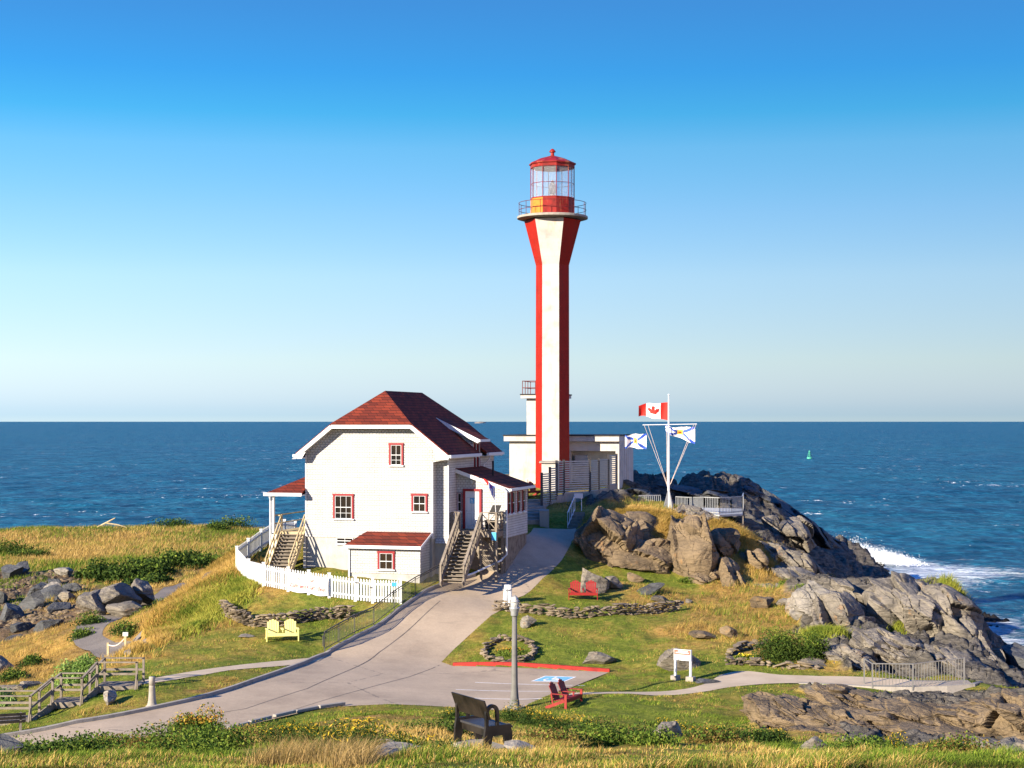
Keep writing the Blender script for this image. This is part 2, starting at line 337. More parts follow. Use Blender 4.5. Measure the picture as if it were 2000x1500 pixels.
h = b.math('ADD', b.math('MULTIPLY', w1, 1.0), b.math('ADD', b.math('MULTIPLY', w2, .25), b.math('MULTIPLY', w3, 4)))
M['sea'] = b.done(col, b.val(fm, 0, 1, .35, .9), .07, b.bump(h, 1.0, 1.6)); b.b.inputs['IOR'].default_value = 1.33
# ------------------------------------------------------------ terrain
LEFT_EDGE = [(-300,1500,59),(-150,1470,60),(0,1441,61),(150,1412,62.5),(300,1385,64.5),(400,1362,66.5),(500,1330,70),(580,1302,74),(640,1279,78),(700,1243,80.5),(782,1190,84.5),(865,1143,88.5),(930,1125,91),(965,1100,92),(1000,1070,94),(1028,1043,96.5),(1042,1030,99.3)]
RIGHT_EDGE = [(1122,1034,101),(1125,1050,99),(1100,1090,95),(1060,1128,91),(1010,1165,87),(960,1200,84),(900,1255,80.5),(862,1292,77.8),(884,1300,77.3),(1190,1312,75),(1100,1348,69.5),(1012,1385,65),(1000,1388,64.7),(850,1378,65.2),(760,1374,65.2),(655,1380,64.9),(605,1388,64),(560,1397,63),(515,1408,61.9),(470,1418,60.9),(400,1428,59.9),(250,1445,58.2),(0,1478,56.5),(-300,1530,54)]
PATH_R = [(1118,1352,68),(1290,1350,68.6),(1370,1337,70),(1405,1318,72.4),(1450,1310,73.4),(1520,1317,72.5),(1600,1320,72.2),(1700,1322,71.8),(1890,1327,71),(1902,1337,70),(1700,1341,69.7),(1600,1335,70.2),(1520,1334,70.4),(1430,1341,69.5),(1370,1351,68.3),(1280,1358,67.4),(1106,1358,67.3)]
PATH_L = [(637,1282,77.4),(560,1289,75.8),(450,1300,73.4),(360,1313,71.4),(268,1330,69.2),(272,1336,68.2),(370,1321,70),(450,1308,72.2),(560,1299,74.3),(622,1290,76)]
GRAVEL = [(300,1330,79),(225,1296,88),(175,1270,93),(143,1250,97),(150,1222,102),(190,1200,106),(262,1172,113),(320,1146,121),(352,1138,126),(372,1142,124.5),(340,1160,118),(262,1192,108),(215,1215,102),(200,1240,97.5),(225,1255,94.5),(272,1262,92.5),(276,1290,87.5)]
C = []
def cp(s):
    for t in s.split():
        q = t.split(','); C.append((*P(float(q[0]), float(q[1]), float(q[2])), q[3]))
def cw(s):
    for t in s.split():
        q = t.split(','); C.append((float(q[0]), float(q[1]), float(q[2]), q[3]))
for e in LEFT_EDGE+RIGHT_EDGE: C.append((*P(*e), 'g'))
for e in PATH_R: C.append((*P(*e), 'g'))
for e in PATH_L: C.append((*P(*e), 'g'))
for e in GRAVEL[1:]: C.append((*P(*e), 'm'))
cp('''-150,1033,197,g 100,1031,197,g 300,1031,197,g 440,1031,197,g 520,1034,195,g 700,1036,195,d -150,1060,176,d 0,1060,175,d 200,1056,178,d 400,1058,175,d
0,1085,158,g 150,1085,157,d 350,1085,155,g 100,1105,148,g 250,1115,143,g 400,1110,140,m 330,1100,148,g 440,1130,125,m
0,1120,143,s 100,1125,140,s 60,1160,135,s 0,1230,118,s 100,1210,118,s 50,1260,113,s -80,1250,115,s 150,1180,124,m -80,1160,135,s
60,1290,96,d 0,1300,94,m 100,1270,98,d 40,1345,80,g 120,1330,80,g 0,1380,72,g -120,1390,72,g 180,1310,82,g 230,1300,84,g
270,1345,68,g 200,1368,66.5,g 120,1400,65,g 60,1424,63.5,g 0,1436,62,g
290,1300,74.5,g 350,1300,73.5,g 400,1340,68.8,m 200,1395,64.3,m 300,1268,78.5,g 400,1250,80,g 500,1245,80,g 600,1240,80.5,g 640,1225,82,g
285,1284,76.5,d 290,1240,83,d 270,1270,92,m 300,1200,90,d 330,1180,93,d 380,1150,97,d 420,1110,101,d 450,1085,102,d
470,1180,86.4,g 560,1190,85.3,g 650,1190,85.2,g 700,1195,85,g 450,1215,84,d 540,1240,81.7,g 680,1222,83.2,g 740,1195,84.6,g 470,1150,90,d
463,1109,94,d 515,1143,88.5,d 563,1154,87.6,g 603,1160,87,g 643,1166,86.5,g 694,1173,86.2,g 728,1177,86,g 782,1178,85.5,g 600,1192,84.8,g
510,1075,97.5,g 535,1060,101,g 600,1110,92,g 700,1136,88,g 800,1140,87.6,g 845,1128,89.5,g 577,1045,105.5,g 500,1125,92,g
1045,1020,100.6,g 1040,975,106.5,g 1030,965,109,g 1079,950,112,g 1000,945,116,g 1150,955,112,d 1205,945,115,d 1240,960,116,r
1308,990,105,d 1250,990,104,d 1200,1005,101,d 1150,1020,99.5,m 1130,1034,99.4,r 1135,1105,94.5,g 1150,1133,92.5,g 1220,1115,95,g 1280,1108,96.3,g
1290,1130,95,g 1340,1145,94,g 1390,1155,93,d 1440,1168,91.2,d 1180,1030,98.5,d 1260,1015,100.5,d 1300,1020,100,d 1350,1010,102,d 1400,1020,101.5,d
1450,1045,101,d 1500,1075,101,m 1420,1090,97.5,d 1350,1085,98,d 1480,1120,96,d 1540,1120,99,m 1600,1130,101,r
1400,1000,107,r 1450,1015,108,r 1500,1050,112,r 1560,1060,115,r 1620,1100,118,r 1090,985,105,m 1120,990,106,m 1180,985,108,r
1230,955,118,r 1280,975,116,r 1340,955,122,r 1380,960,122,r 1440,940,126,r 1480,957,129,r 1520,985,138,r 1580,1010,148,r 1640,1045,162,r 1690,1080,177,r 1712,1092,187,r
1550,1030,128,r 1600,1060,134,r 1640,1090,145,r 1680,1106,176,r 1600,1092,142,r 1640,1116,153,r 1705,1126,166,r 1560,1085,130,r
1620,1150,92,r 1700,1142,92,r 1760,1130,90,r 1830,1128,90,r 1880,1156,89,r 1920,1206,88,r 1950,1275,87,r 1965,1330,86,r 2030,1345,88,r 2080,1350,95,r
1545,1190,88,m 1600,1230,83,r 1650,1275,77,r 1700,1295,74.5,r 1760,1200,84,r 1800,1270,78,r 1850,1240,82,r 1880,1318,75,r 1750,1312,73,r 1580,1275,76.5,m 1960,1350,72,r
1250,1290,77,g 1350,1325,72.5,g 1200,1265,79.5,g 1000,1280,78,g 950,1240,81.5,g 1050,1220,83,g 1200,1215,83.5,g 1350,1230,82,d 1450,1240,81,d 1500,1200,86,d 1400,1190,87,d 1500,1280,76,m 1430,1290,75.5,g
960,1200,84.2,g 1060,1207,83.9,g 1150,1210,83.8,g 1250,1200,85.3,g 1320,1190,87,g 985,1180,87,g 1100,1181,87.3,g 1250,1180,87.7,d
1050,1160,88.5,g 1150,1165,89,g 1250,1150,91,d 1330,1165,90,d 1100,1130,92,g
1350,1370,66,g 1450,1380,64.5,g 1550,1360,66.5,g 1250,1395,62.5,g 1400,1412,59.8,g 1230,1356,66,g 1170,1368,65,g
1500,1410,59,r 1600,1403,60,r 1700,1395,61,r 1850,1400,60,r 1980,1410,60,r 1700,1440,54,r 1900,1460,52,m 1500,1440,55,m 1650,1352,67.3,r 1800,1372,65.5,r 1740,1366,68.3,r 1810,1372,68.3,r 1880,1372,68.4,r 1950,1355,68,r 2100,1370,68,r 2100,1450,55,r
700,1400,58,m 700,1430,48,d 700,1455,38,g 700,1480,28,g 1005,1386,65,g 900,1402,60,g 1100,1410,58,m 1250,1424,55,g 1250,1450,42,g 1500,1470,36,g 1000,1483,27,g
250,1460,54.5,m 400,1444,56,g 520,1425,58.5,g 100,1466,53.5,g 0,1478,49,m 0,1488,33,g 250,1484,33,g 950,1456,32,d 1750,1480,35,g 1900,1485,34,m''')
for x in range(-400, 2500, 250): cp(f'{x},1500,21.5,g')
cw('''0,10,13.3,g -8,8,13.5,g 8,8,13.5,g 0,15,12.5,g
-22.1,118,3.4,m -22.5,112,3.3,m -22.6,104,3.2,m -17,113,4,d -14,119,4.5,d -11,130,3.5,d -8,140,1,r -22,130,3.2,m -20,150,2.5,g -20,175,2.5,g -5,150,-1,r -30,205,-1,r -60,205,-1,r -5,190,-2,r -90,205,-1,r 0,165,-2,r
-6,97,8.5,g -3.5,99.5,9.2,g -1,101,9.6,g -9,103,8.6,g -12,109,8.4,d 0,124,11,r -4,128,8.5,r 4,132,9,r -7,118,9.5,r 0,150,0,r
15,150,1,r 30,172,-.5,r 8,150,2,r 40,200,-2,r 20,190,-2,r 55,195,-2,r 62,170,-2.5,r 60,150,-2.5,r 55,120,-2.5,r 46,112,-2,r 31,146,.0,r 38,152,-1.5,r 33,134,1.2,r 36,128,-.5,r 40,118,-1.5,r 28,120,1.5,r 34,110,-1.8,r 40,104,-1,r 28,104,1,r 44,96,-1.5,r 32,98,-1.2,r 70,210,-3,r 45,187,-3,r 47,178,-3.5,r 44,172,-3,r 50,168,-3,r 41,160,-2.5,r 46,196,-3,r 31,104,-1.5,r 30,92,0,r 38,80,-1,r -75,120,1,s -70,80,3,g -60,60,4,g -50,150,2.5,g''')
CA = np.array([c[:3] for c in C], float); KIND = [c[3] for c in C]
KV = {'g': (0,.28,0), 'd': (0,1.0,.05), 'm': (.2,.8,.5), 's': (.42,.4,.85), 'r': (1,.6,.2)}
KA = np.array([KV[k] for k in KIND])
# merge near-duplicates
keep = []
for i in range(len(CA)):
    if all(np.hypot(*(CA[i, :2]-CA[j, :2])) > .25 for j in keep): keep.append(i)
CA, KA = CA[keep], KA[keep]; NC = len(CA)
def dist(x, y): return np.sqrt((x[:, None]-CA[None, :, 0])**2+(y[:, None]-CA[None, :, 1])**2)
Dm = dist(CA[:, 0], CA[:, 1])
Am = np.zeros((NC+1, NC+1)); Am[:NC, :NC] = Dm-np.eye(NC)*.12; Am[:NC, NC] = 1; Am[NC, :NC] = 1
W = np.linalg.solve(Am, np.append(CA[:, 2], 0))
def Hs(x, y):                                       # smooth ground height
    x = np.atleast_1d(np.asarray(x, float)).ravel(); y = np.atleast_1d(np.asarray(y, float)).ravel()
    out = np.empty(len(x))
    for i in range(0, len(x), 20000): out[i:i+20000] = dist(x[i:i+20000], y[i:i+20000])@W[:NC]+W[NC]
    return out
def KW(x, y):
    out = np.empty((len(x), 3))
    for i in range(0, len(x), 20000):
        wgt = 1/(dist(x[i:i+20000], y[i:i+20000])+.15)**3; out[i:i+20000] = (wgt@KA)/wgt.sum(1)[:, None]
    return out
def inpoly(x, y, poly):
    ins = np.zeros(x.shape, bool); n = len(poly)
    for i in range(n):
        x1, y1 = poly[i][:2]; x2, y2 = poly[(i+1) % n][:2]
        c = ((y1 > y) != (y2 > y)) & (x < (x2-x1)*(y-y1)/((y2-y1) if y2 != y1 else 1e-9)+x1); ins ^= c
    return ins
def dpoly(x, y, poly, closed=True):
    d = np.full(x.shape, 1e9); n = len(poly)
    for i in range(n if closed else n-1):
        x1, y1 = poly[i][:2]; x2, y2 = poly[(i+1) % n][:2]; L = (x2-x1)**2+(y2-y1)**2+1e-9
        t = np.clip(((x-x1)*(x2-x1)+(y-y1)*(y2-y1))/L, 0, 1); d = np.minimum(d, np.hypot(x-x1-t*(x2-x1), y-y1-t*(y2-y1)))
    return d
def smooth_line(pts, sub=5):
    out = []; p = [Vector(q) for q in pts]; n = len(p)
    for i in range(n-1):
        a, b_, c, d = p[max(i-1, 0)], p[i], p[i+1], p[min(i+2, n-1)]
        for k in range(sub):
            t = k/sub; out.append(.5*((2*b_)+(c-a)*t+(2*a-5*b_+4*c-d)*t*t+(3*b_-a-3*c+d)*t**3))
    out.append(p[-1]); return [tuple(q) for q in out]
Lw = smooth_line([P(*e) for e in LEFT_EDGE]); Rw_ = [P(*e) for e in RIGHT_EDGE]
ROAD = Lw+smooth_line(Rw_[:8], 4)+Rw_[8:13]+smooth_line(Rw_[13:], 3)
pr = [P(*e) for e in PATH_R]; PR = smooth_line(pr[:9], 4)+smooth_line(pr[9:], 4)
pl = [P(*e) for e in PATH_L]; PL = smooth_line(pl[:5], 4)+smooth_line(pl[5:], 4)
GP = smooth_line([P(*e) for e in GRAVEL], 4)
# house frame (needed for ground footprint)
HA = R(-15.6); H0 = Vector((-11.57, 91.9, 0)); HU = Vector((math.cos(HA), math.sin(HA), 0)); HV = Vector((-math.sin(HA), math.cos(HA), 0))
def HW(u, v, z=0): return H0+HU*u+HV*v+Vector((0,0,z))
FOOT = [[HW(-.1,.1), HW(8.2,.1), HW(8.2,2.2), HW(11,2.2), HW(11,6.8), HW(8.2,6.8), HW(8.2,9.7), HW(-.1,9.7)], [HW(3.2,-1.6), HW(7.3,-1.6), HW(7.3,.3), HW(3.2,.3)]]
NR, NCOL = 900, 960
TY = np.exp(np.linspace(math.log(7), math.log(245), NR)); TT = np.linspace(-.44, .44, NCOL)
GT, GY = np.meshgrid(TT, TY); GX = GT*GY; gx = GX.ravel(); gy = GY.ravel()
gz = Hs(gx, gy); kk = KW(gx+vn(gx*.5, gy*.5)*.8, gy+vn(gx*.5+40, gy*.5)*1.2)
FP = [(577,1040,106.5),(556,1047,104),(532,1057,101),(510,1070,98),(485,1085,96),(463,1109,94),(486,1127,91),(515,1145,88.5),(563,1154,87.6),(603,1160,87),(643,1166,86.5),(694,1173,86.2),(728,1177,86),(782,1179,85.5)]
hard = np.zeros(len(gx)); near = np.full(len(gx), 9.)
for poly in (ROAD, PR, PL, GP):
    ins = inpoly(gx, gy, poly); dd = dpoly(gx, gy, poly); near = np.minimum(near, np.where(ins, 0, dd)); hard[ins & (dd > .05)] = 1
dfn = dpoly(gx, gy, [P(*e) for e in FP], False); amp = np.clip(near/1.5, 0, 1)*np.clip(dfn/2, .05, 1)
rock = np.clip((kk[:, 0]-.35)*3, 0, 1)
fade = np.clip(gy/40, .3, 1)
gz0 = gz.copy()
gz = gz+amp*(fbm(gx*.25, gy*.25, 0, 4)*.28+fbm(gx*1.3, gy*1.3, 5, 3)*.07)*fade
s1 = gx*.5+gy*.35; s2 = -gx*.4+gy*.55
big = np.clip((gy-100)/30, 0, 1)
def vor2(x, y, seed=0):
    xi = np.floor(x); yi = np.floor(y); f1 = np.full(x.shape, 9.); f2 = f1.copy(); rid = np.zeros(x.shape, int); cx = np.zeros(x.shape); cy = np.zeros(x.shape)
    for a in (-1, 0, 1):
        for b_ in (-1, 0, 1):
            X = (xi+a).astype(int); Yy = (yi+b_).astype(int); h = PERM[PERM[PERM[X & 255]+(Yy & 255)]+seed]
            px_ = X+.5+VAL[h]*.45; py_ = Yy+.5+VAL[(h*7+31) & 255]*.45; d = np.hypot(px_-x, py_-y); c1 = d < f1
            f2 = np.where(c1, f1, np.minimum(f2, d)); rid = np.where(c1, h, rid); cx = np.where(c1, px_, cx); cy = np.where(c1, py_, cy); f1 = np.where(c1, d, f1)
    return f1, f2, rid, x-cx, y-cy
rk_ = np.where(rock*amp > 0)[0]; rx, ry = gx[rk_], gy[rk_]
wx_ = rx+fbm(rx*.6, ry*.6, 3, 3)*.9; wy_ = ry+fbm(rx*.6, ry*.6, 8, 3)*.9
add = np.zeros(len(rk_))
for sc_, am in ((.2, .85), (.5, .42), (1.3, .16)):
    A_ = (wx_*.85+wy_*.5)*sc_; B_ = (-wx_*.5+wy_*.85)*sc_*.55
    f1, f2, rid, dx, dy = vor2(A_, B_, int(sc_*37)); r1, r2, r3 = VAL[rid], VAL[(rid*3+11) & 255], VAL[(rid*5+77) & 255]
    add += am*(r1*.5+dx*(.9+.8*r2)-dy*r3*.7)-am*.55*np.exp(-((f2-f1)/.09)**2)
gz[rk_] += (rock*amp)[rk_]*add
gz = gz+rock*amp*(fbm(s1*.55, s2*.16, gz*.3, 5, True)*(.25+.4*big)-.1+fbm(gx*1.5, gy*1.5, gz, 4)*.2)
gz = np.where(hard > 0, gz0-.07, gz)
for fp in FOOT:
    ins = inpoly(gx, gy, fp); gz = np.where(ins, np.minimum(gz, 9.2), gz)
ids = np.arange(NR*NCOL).reshape(NR, NCOL)
Fq = np.stack([ids[:-1, :-1], ids[:-1, 1:], ids[1:, 1:], ids[1:, :-1]], -1).reshape(-1, 4)
o = np_mesh('terrain', np.stack([gx, gy, gz], 1), Fq, M['ground'], cols={'kind': kk}, smooth=True); tag(o, kind='structure')
GZ = gz.reshape(NR, NCOL); KK = kk.reshape(NR, NCOL, 3); NEAR = near.reshape(NR, NCOL)
l0, l1 = math.log(7), math.log(245)
def G(x, y, arr=None):
    arr = GZ if arr is None else arr
    x = np.asarray(x, float); y = np.asarray(y, float)
    c = np.clip((x/y+.44)/.88*(NCOL-1), 0, NCOL-1.001); r = np.clip((np.log(y)-l0)/(l1-l0)*(NR-1), 0, NR-1.001)
    ci = c.astype(int); ri = r.astype(int); cf = c-ci; rf = r-ri
    if arr.ndim == 3: cf = cf[..., None]; rf = rf[..., None]
    return (arr[ri, ci]*(1-cf)+arr[ri, ci+1]*cf)*(1-rf)+(arr[ri+1, ci]*(1-cf)+arr[ri+1, ci+1]*cf)*rf
def g1(x, y): return float(G(np.array([x]), np.array([y]))[0])
def on(px, Y, dz=0.0):                                 # a ground point seen in column px at distance Y
    x = (px-1000)*Y/F; return Vector((x, Y, g1(x, Y)+dz))
def sheet(name, poly, m, dz, step=.7):
    xs = [p[0] for p in poly]; ys = [p[1] for p in poly]
    X, Yg = np.meshgrid(np.arange(min(xs), max(xs), step), np.arange(min(ys), max(ys), step)); X = X.ravel(); Yg = Yg.ravel()
    k = inpoly(X, Yg, poly) & (dpoly(X, Yg, poly) > .25)
    pts = [Vector((p[0], p[1])) for p in poly]+[Vector((a, b_)) for a, b_ in zip(X[k], Yg[k])]
    vs, _, fs, *_r2 = delaunay_2d_cdt(pts, [], [list(range(len(poly)))], 1, 1e-4)
    x = np.array([v.x for v in vs]); y = np.array([v.y for v in vs]); z = Hs(x, y)+dz
    return tag(np_mesh(name, np.stack([x, y, z], 1), [tuple(f) for f in fs], m, smooth=True), kind='structure')
sheet('road', ROAD, M['asphalt'], 0.0)
sheet('footpath', PR, M['path'], .01); sheet('footpath', PL, M['path'], .01); sheet('gravel_path', GP, M['gravel'], .02, .9)
# ------------------------------------------------------------ sea
ys = np.concatenate([np.exp(np.linspace(math.log(60), math.log(900), 520)), np.exp(np.linspace(math.log(905), math.log(90000), 60))])
tt = np.linspace(-.6, .6, 520); T2, Y2 = np.meshgrid(tt, ys); X2 = (T2*Y2).ravel(); Y2 = Y2.ravel()
wa = np.clip((900-Y2)/600, 0, 1)
Z2 = wa*(fbm(X2*.10+Y2*.03, Y2*.16-X2*.03, 0, 4)*.42+fbm(X2*.025, Y2*.04, 9, 2)*.35)
dep = np.where((Y2 < 240) & (np.abs(X2/Y2) < .43), G(X2, np.clip(Y2, 8, 244)), -3)
fo = np.zeros(len(X2)); m_ = (X2 > 22)
sh = np.clip((dep+2.6)/2.6, 0, 1)*np.clip((X2-25)/8, 0, 1)*.42
plume = np.exp(-(((X2-46)/7)**2+((Y2-176)/18)**2))*.42+np.exp(-(((X2-40)/4)**2+((Y2-162)/10)**2))*.4+np.exp(-(((X2-60)/9)**2+((Y2-172)/7)**2))*.3+np.exp(-(((X2-44)/4)**2+((Y2-196)/12)**2))*.3
fo = np.maximum(sh, plume)
ids = np.arange(len(X2)).reshape(-1, 520); Fq = np.stack([ids[:-1, :-1], ids[:-1, 1:], ids[1:, 1:], ids[1:, :-1]], -1).reshape(-1, 4)
tag(np_mesh('sea', np.stack([X2, Y2, Z2], 1), Fq, M['sea'], cols={'foam': np.stack([fo]*3, 1)}, smooth=True), kind='structure')
# ------------------------------------------------------------ rocks
def ico(sub):
    bm = bmesh.new(); bmesh.ops.create_icosphere(bm, subdivisions=sub, radius=1)
    v = np.array([q.co[:] for q in bm.verts]); f = np.array([[a.index for a in q.verts] for q in bm.faces]); bm.free(); return v, f
ICO = {k: ico(k) for k in (2, 3, 4, 5)}
def rotm(rx, ry, rz): return np.array((Matrix.Rotation(rz, 3, 'Z')@Matrix.Rotation(ry, 3, 'Y')@Matrix.Rotation(rx, 3, 'X')))
def rockv(seed, dims, rot=(0,0,0), sub=4, nf=13, rough=.05, strat=.05):
    r = np.random.default_rng(seed); v, f = ICO[sub]; v = v.copy()
    for i in range(nf):
        n = r.normal(size=3); n /= np.linalg.norm(n); d = r.uniform(.4, .78)
        s = v@n-d; v -= np.outer(np.maximum(s, 0), n)*.97
    v /= np.abs(v).max(0)
    nn = v/np.linalg.norm(v, axis=1)[:, None]; o_ = r.uniform(0, 50)
    k = fbm(v[:, 0]*2.2+o_, v[:, 1]*2.2, v[:, 2]*2.2, 5 if sub > 3 else 3)*rough*2.2
    t = fbm(v[:, 2]*5+o_+v[:, 0]*1.5, v[:, 0]*.8, v[:, 1]*.8, 3, True)*strat
    v = (v+nn*(k+t)[:, None])*np.array(dims)
    return v@rotm(*rot).T, f
def rock_obj(name, specs, m, label, cat='rock', group=None, base=None, smooth=False):
    """specs: (x,y,z centre, dims(half sizes), rot, seed, sub)"""
    V = []; Fs = []; n = 0
    for (c, dims, rot, seed, sub) in specs:
        v, f = rockv(seed, dims, rot, sub); V.append(v+np.array(c)); Fs.append(f+n); n += len(v)
    V = np.concatenate(V); Fs = np.concatenate(Fs)
    c = specs[0][0]; loc = (c[0], c[1], float(V[:, 2].min())) if base is None else base
    return tag(np_mesh(name, V, Fs, m, loc=loc, smooth=smooth), label, cat, group)
sd_ = [100]
def blk(px, py, Y, wpx, hpx, dep=None, rot=(0,0,0), sub=4):
    """block whose visible face is centred on px,py, wpx x hpx photo pixels big"""
    sd_[0] += 1; s = Y/F; wx = wpx*s/2; hz = hpx*s/2; dp = (dep/2 if dep else max(wx, hz)*.8)
    return (P(px, py, Y), (wx, dp, hz), rot, sd_[0], sub)

def crag(cx, cy, cz, dims, seed, rot=(0,0,0), cells=60, tilt=.45, amp_=.16, crack=.05, sub=6, strata=(1,1,2.2)):
    """one continuous fractured outcrop: an ellipsoid whose surface breaks into tilted joint blocks"""
    r = np.random.default_rng(seed)
    if sub not in ICO: ICO[sub] = ico(sub)
    v, f = ICO[sub]; n = v.copy(); v = np.sign(v)*np.abs(v)**.85; v = v/np.linalg.norm(v, axis=1)[:, None]*(1+fbm(v[:, 0]*1.1+seed, v[:, 1]*1.1, v[:, 2]*1.1, 2)*.3)[:, None]
    for sc_cells, am in ((cells, 1.0), (cells*5, .17)):
        cs = r.normal(size=(sc_cells, 3)); cs /= np.linalg.norm(cs, axis=1)[:, None]; A_ = rotm(.4, .5, .3)@np.diag(strata)
        q = (n+np.stack([fbm(n[:, 0]*4, n[:, 1]*4, n[:, 2]*4+k*9, 2) for k in range(3)], 1)*.045)@A_; c2 = cs@A_
        d = np.sqrt(((q[:, None, :]-c2[None])**2).sum(2)) if len(q)*sc_cells < 3e6 else np.concatenate([np.sqrt(((q[i:i+4000, None, :]-c2[None])**2).sum(2)) for i in range(0, len(q), 4000)])
        idx = np.argpartition(d, 1, axis=1)[:, :2]; dd = np.take_along_axis(d, idx, 1); o = np.argsort(dd, 1); idx = np.take_along_axis(idx, o, 1); dd = np.take_along_axis(dd, o, 1)
        k = idx[:, 0]; cn = cs[k]+r.normal(size=(sc_cells, 3))[k]*tilt; cn /= np.linalg.norm(cn, axis=1)[:, None]; off = r.uniform(-.5, .5, sc_cells)[k]*amp_*am
        loc_ = n-cs[k]; step = off-(loc_*cn).sum(1)*.8*am; step = np.clip(step, -.3*am, .3*am)-crack*am*1.6*np.exp(-((dd[:, 1]-dd[:, 0])/.045)**2)
        v = v+n*step[:, None]
    v = v+n*(fbm(n[:, 0]*9+seed, n[:, 1]*9, n[:, 2]*9, 4)*.013)[:, None]
    return (v*np.array(dims))@rotm(*rot).T+np.array([cx, cy, cz]), f
def cblk(px, py, Y, wpx, hpx, dep, rot=(0,0,0), cells=60, sub=6, **k):
    sd_[0] += 1; s = Y/F; x, y, z = P(px, py, Y); return crag(x, y, z, (wpx*s/2, dep/2, hpx*s/2), sd_[0], rot, cells, sub=sub, **k)
def crag_obj(name, parts, m, label):
    V = np.concatenate([p[0] for p in parts]); n = 0; Fs = []
    for p in parts: Fs.append(p[1]+n); n += len(p[0])
    c = parts[0][0].mean(0); loc = (c[0], c[1], float(V[:, 2].min()))
    return tag(np_mesh(name, V, np.concatenate(Fs), m, loc=loc), label, 'rock outcrop')
# ------------------------------------------------------------ lighthouse
LX, LY = (1079-1000)*112/F, 112.0
lh = thing('lighthouse', (LX, LY, 11.3), 'tall red and white striped lighthouse with flared top, glazed lantern room and red roof', 'lighthouse')
def hexring(r, z, rot): return [(LX+r*math.cos(rot+k*math.pi/3), LY+r*math.sin(rot+k*math.pi/3), z) for k in range(6)]
hr = R(-90-8.5-30)          # first corner: left edge of the front face
prof = [(1.17, 11.2), (1.137, 26.65), (1.95, 29.72)]
for idx in range(6):
    mb = MB(); 
    for (r0, z0), (r1, z1) in zip(prof[:-1], prof[1:]):
        a, b_ = hexring(r0, z0, hr), hexring(r1, z1, hr); j = (idx+1) % 6
        mb.add([a[idx], a[j], b_[j], b_[idx]], [(0,1,2,3)])
    red = idx % 2 == 1
    o = mb.build('red_face' if red else 'white_face', M['lh_red'] if red else M['lh_white'], lh, world=True)
mb = MB(); mb.lathe([(2.2, 29.78), (2.42, 29.84), (2.42, 29.97), (2.38, 30.0)], 40, (LX, LY)); mb.build('gallery_floor', M['concrete'], lh, world=True)
gr = MB()
for z in (30.42, 30.9): gr.tube([(LX+2.3*math.cos(t*math.pi/20), LY+2.3*math.sin(t*math.pi/20), z) for t in range(41)], .02, 5)
for k in range(12):
    t = R(30*k+8); gr.tube([(LX+2.3*math.cos(t), LY+2.3*math.sin(t), 30), (LX+2.3*math.cos(t), LY+2.3*math.sin(t), 30.92)], .02, 5)
gr.build('gallery_railing', M['rail_red'], lh, world=True)
dr = R(-90+8.7)
def dec(r, z): return [(LX+r*math.cos(dr+k*R(36)), LY+r*math.sin(dr+k*R(36)), z) for k in range(10)]
for k in range(10):
    a, b_, c, d = dec(1.52, 30.02), dec(1.52, 31.2), dec(1.42, 31.2), dec(1.42, 30.02); j = (k+1) % 10
    mb = MB().slab([a[k], a[j], b_[j], b_[k]], tuple(Vector(c[k])-Vector(b_[k])))
    nx = (a[k][0]+a[j][0])/2-LX
    orange = (k in (7, 8))  # the two left-hand panels are orange, the rest red
    mb.build('parapet_panel', M['lantern_orange'] if orange else M['lantern_red'], lh, world=True)
for k in range(10):
    j = (k+1) % 10; a, b_ = dec(1.46, 31.22), dec(1.46, 33.28)
    MB().slab([a[k], a[j], b_[j], b_[k]], tuple((Vector((LX, LY, 0))-Vector((a[k][0], a[k][1], 0)))*.012)).build('window_pane', M['glass'], lh, world=True)
mb = MB(); a, b_, md = dec(1.5, 31.2), dec(1.5, 33.3), dec(1.5, 32.2)
for k in range(10):
    mb.bar(a[k], b_[k], .045, .045); mb.bar(md[k], md[(k+1) % 10], .025, .025); mb.bar(a[k], a[(k+1) % 10], .07, .07)
mb.build('window_frame', M['lantern_red'], lh, world=True)
mb = MB(); mb.lathe([(1.53, 33.28), (1.53, 33.58), (1.45, 33.58), (1.45, 33.28), (1.53, 33.28)], 10, (LX, LY), dr, False); mb.build('fascia', M['lantern_red'], lh, world=True)
mb = MB(); mb.lathe([(1.45, 33.5), (1.62, 33.52), (1.62, 33.6), (.9, 33.93), (.16, 34.15), (.1, 34.2)], 10, (LX, LY), dr); rf = mb.build('roof', M['lantern_red'], lh, world=True)
mb = MB(); mb.lathe([(.12, 34.12), (.12, 34.38), (.22, 34.4), (.22, 34.46), (.1, 34.6), (.02, 34.64)], 14, (LX, LY)); mb.build('vent_ball', M['lantern_red'], rf, world=True)
mb = MB(); mb.lathe([(.3, 31.25), (.3, 31.4), (.16, 31.5), (.24, 31.62), (.28, 31.9), (.24, 32.15), (.12, 32.35), (.04, 32.5)], 14, (LX, LY)); mb.build('beacon_lamp', M['globe'], lh, world=True)
mb = MB(); mb.tube([(LX, LY, 30.02), (LX, LY, 31.3)], .12, 8); mb.build('lamp_pedestal', M['galv'], lh, world=True)
# little entrance porch against the foot
mb = MB(); c = Vector((LX, LY, 0)); f = Vector((math.cos(R(-98.5)), math.sin(R(-98.5)), 0)); s = Vector((f.y*-1, f.x, 0))
def lp(a, b_, z): q = c+s*a+f*b_; return (q.x, q.y, z)
mb.slab([lp(-.5,.9,11.3), lp(.55,.9,11.3), lp(.55,1.9,11.3), lp(-.5,1.9,11.3)], (0,0,1.9)); mb.build('entrance_block', M['lh_white'], lh, world=True)
mb = MB().slab([lp(-.65,.8,13.25), lp(.7,.8,13.25), lp(.7,2.05,13.2), lp(-.65,2.05,13.2)], (0,0,.1)); mb.build('entrance_canopy', M['concrete'], lh, world=True)
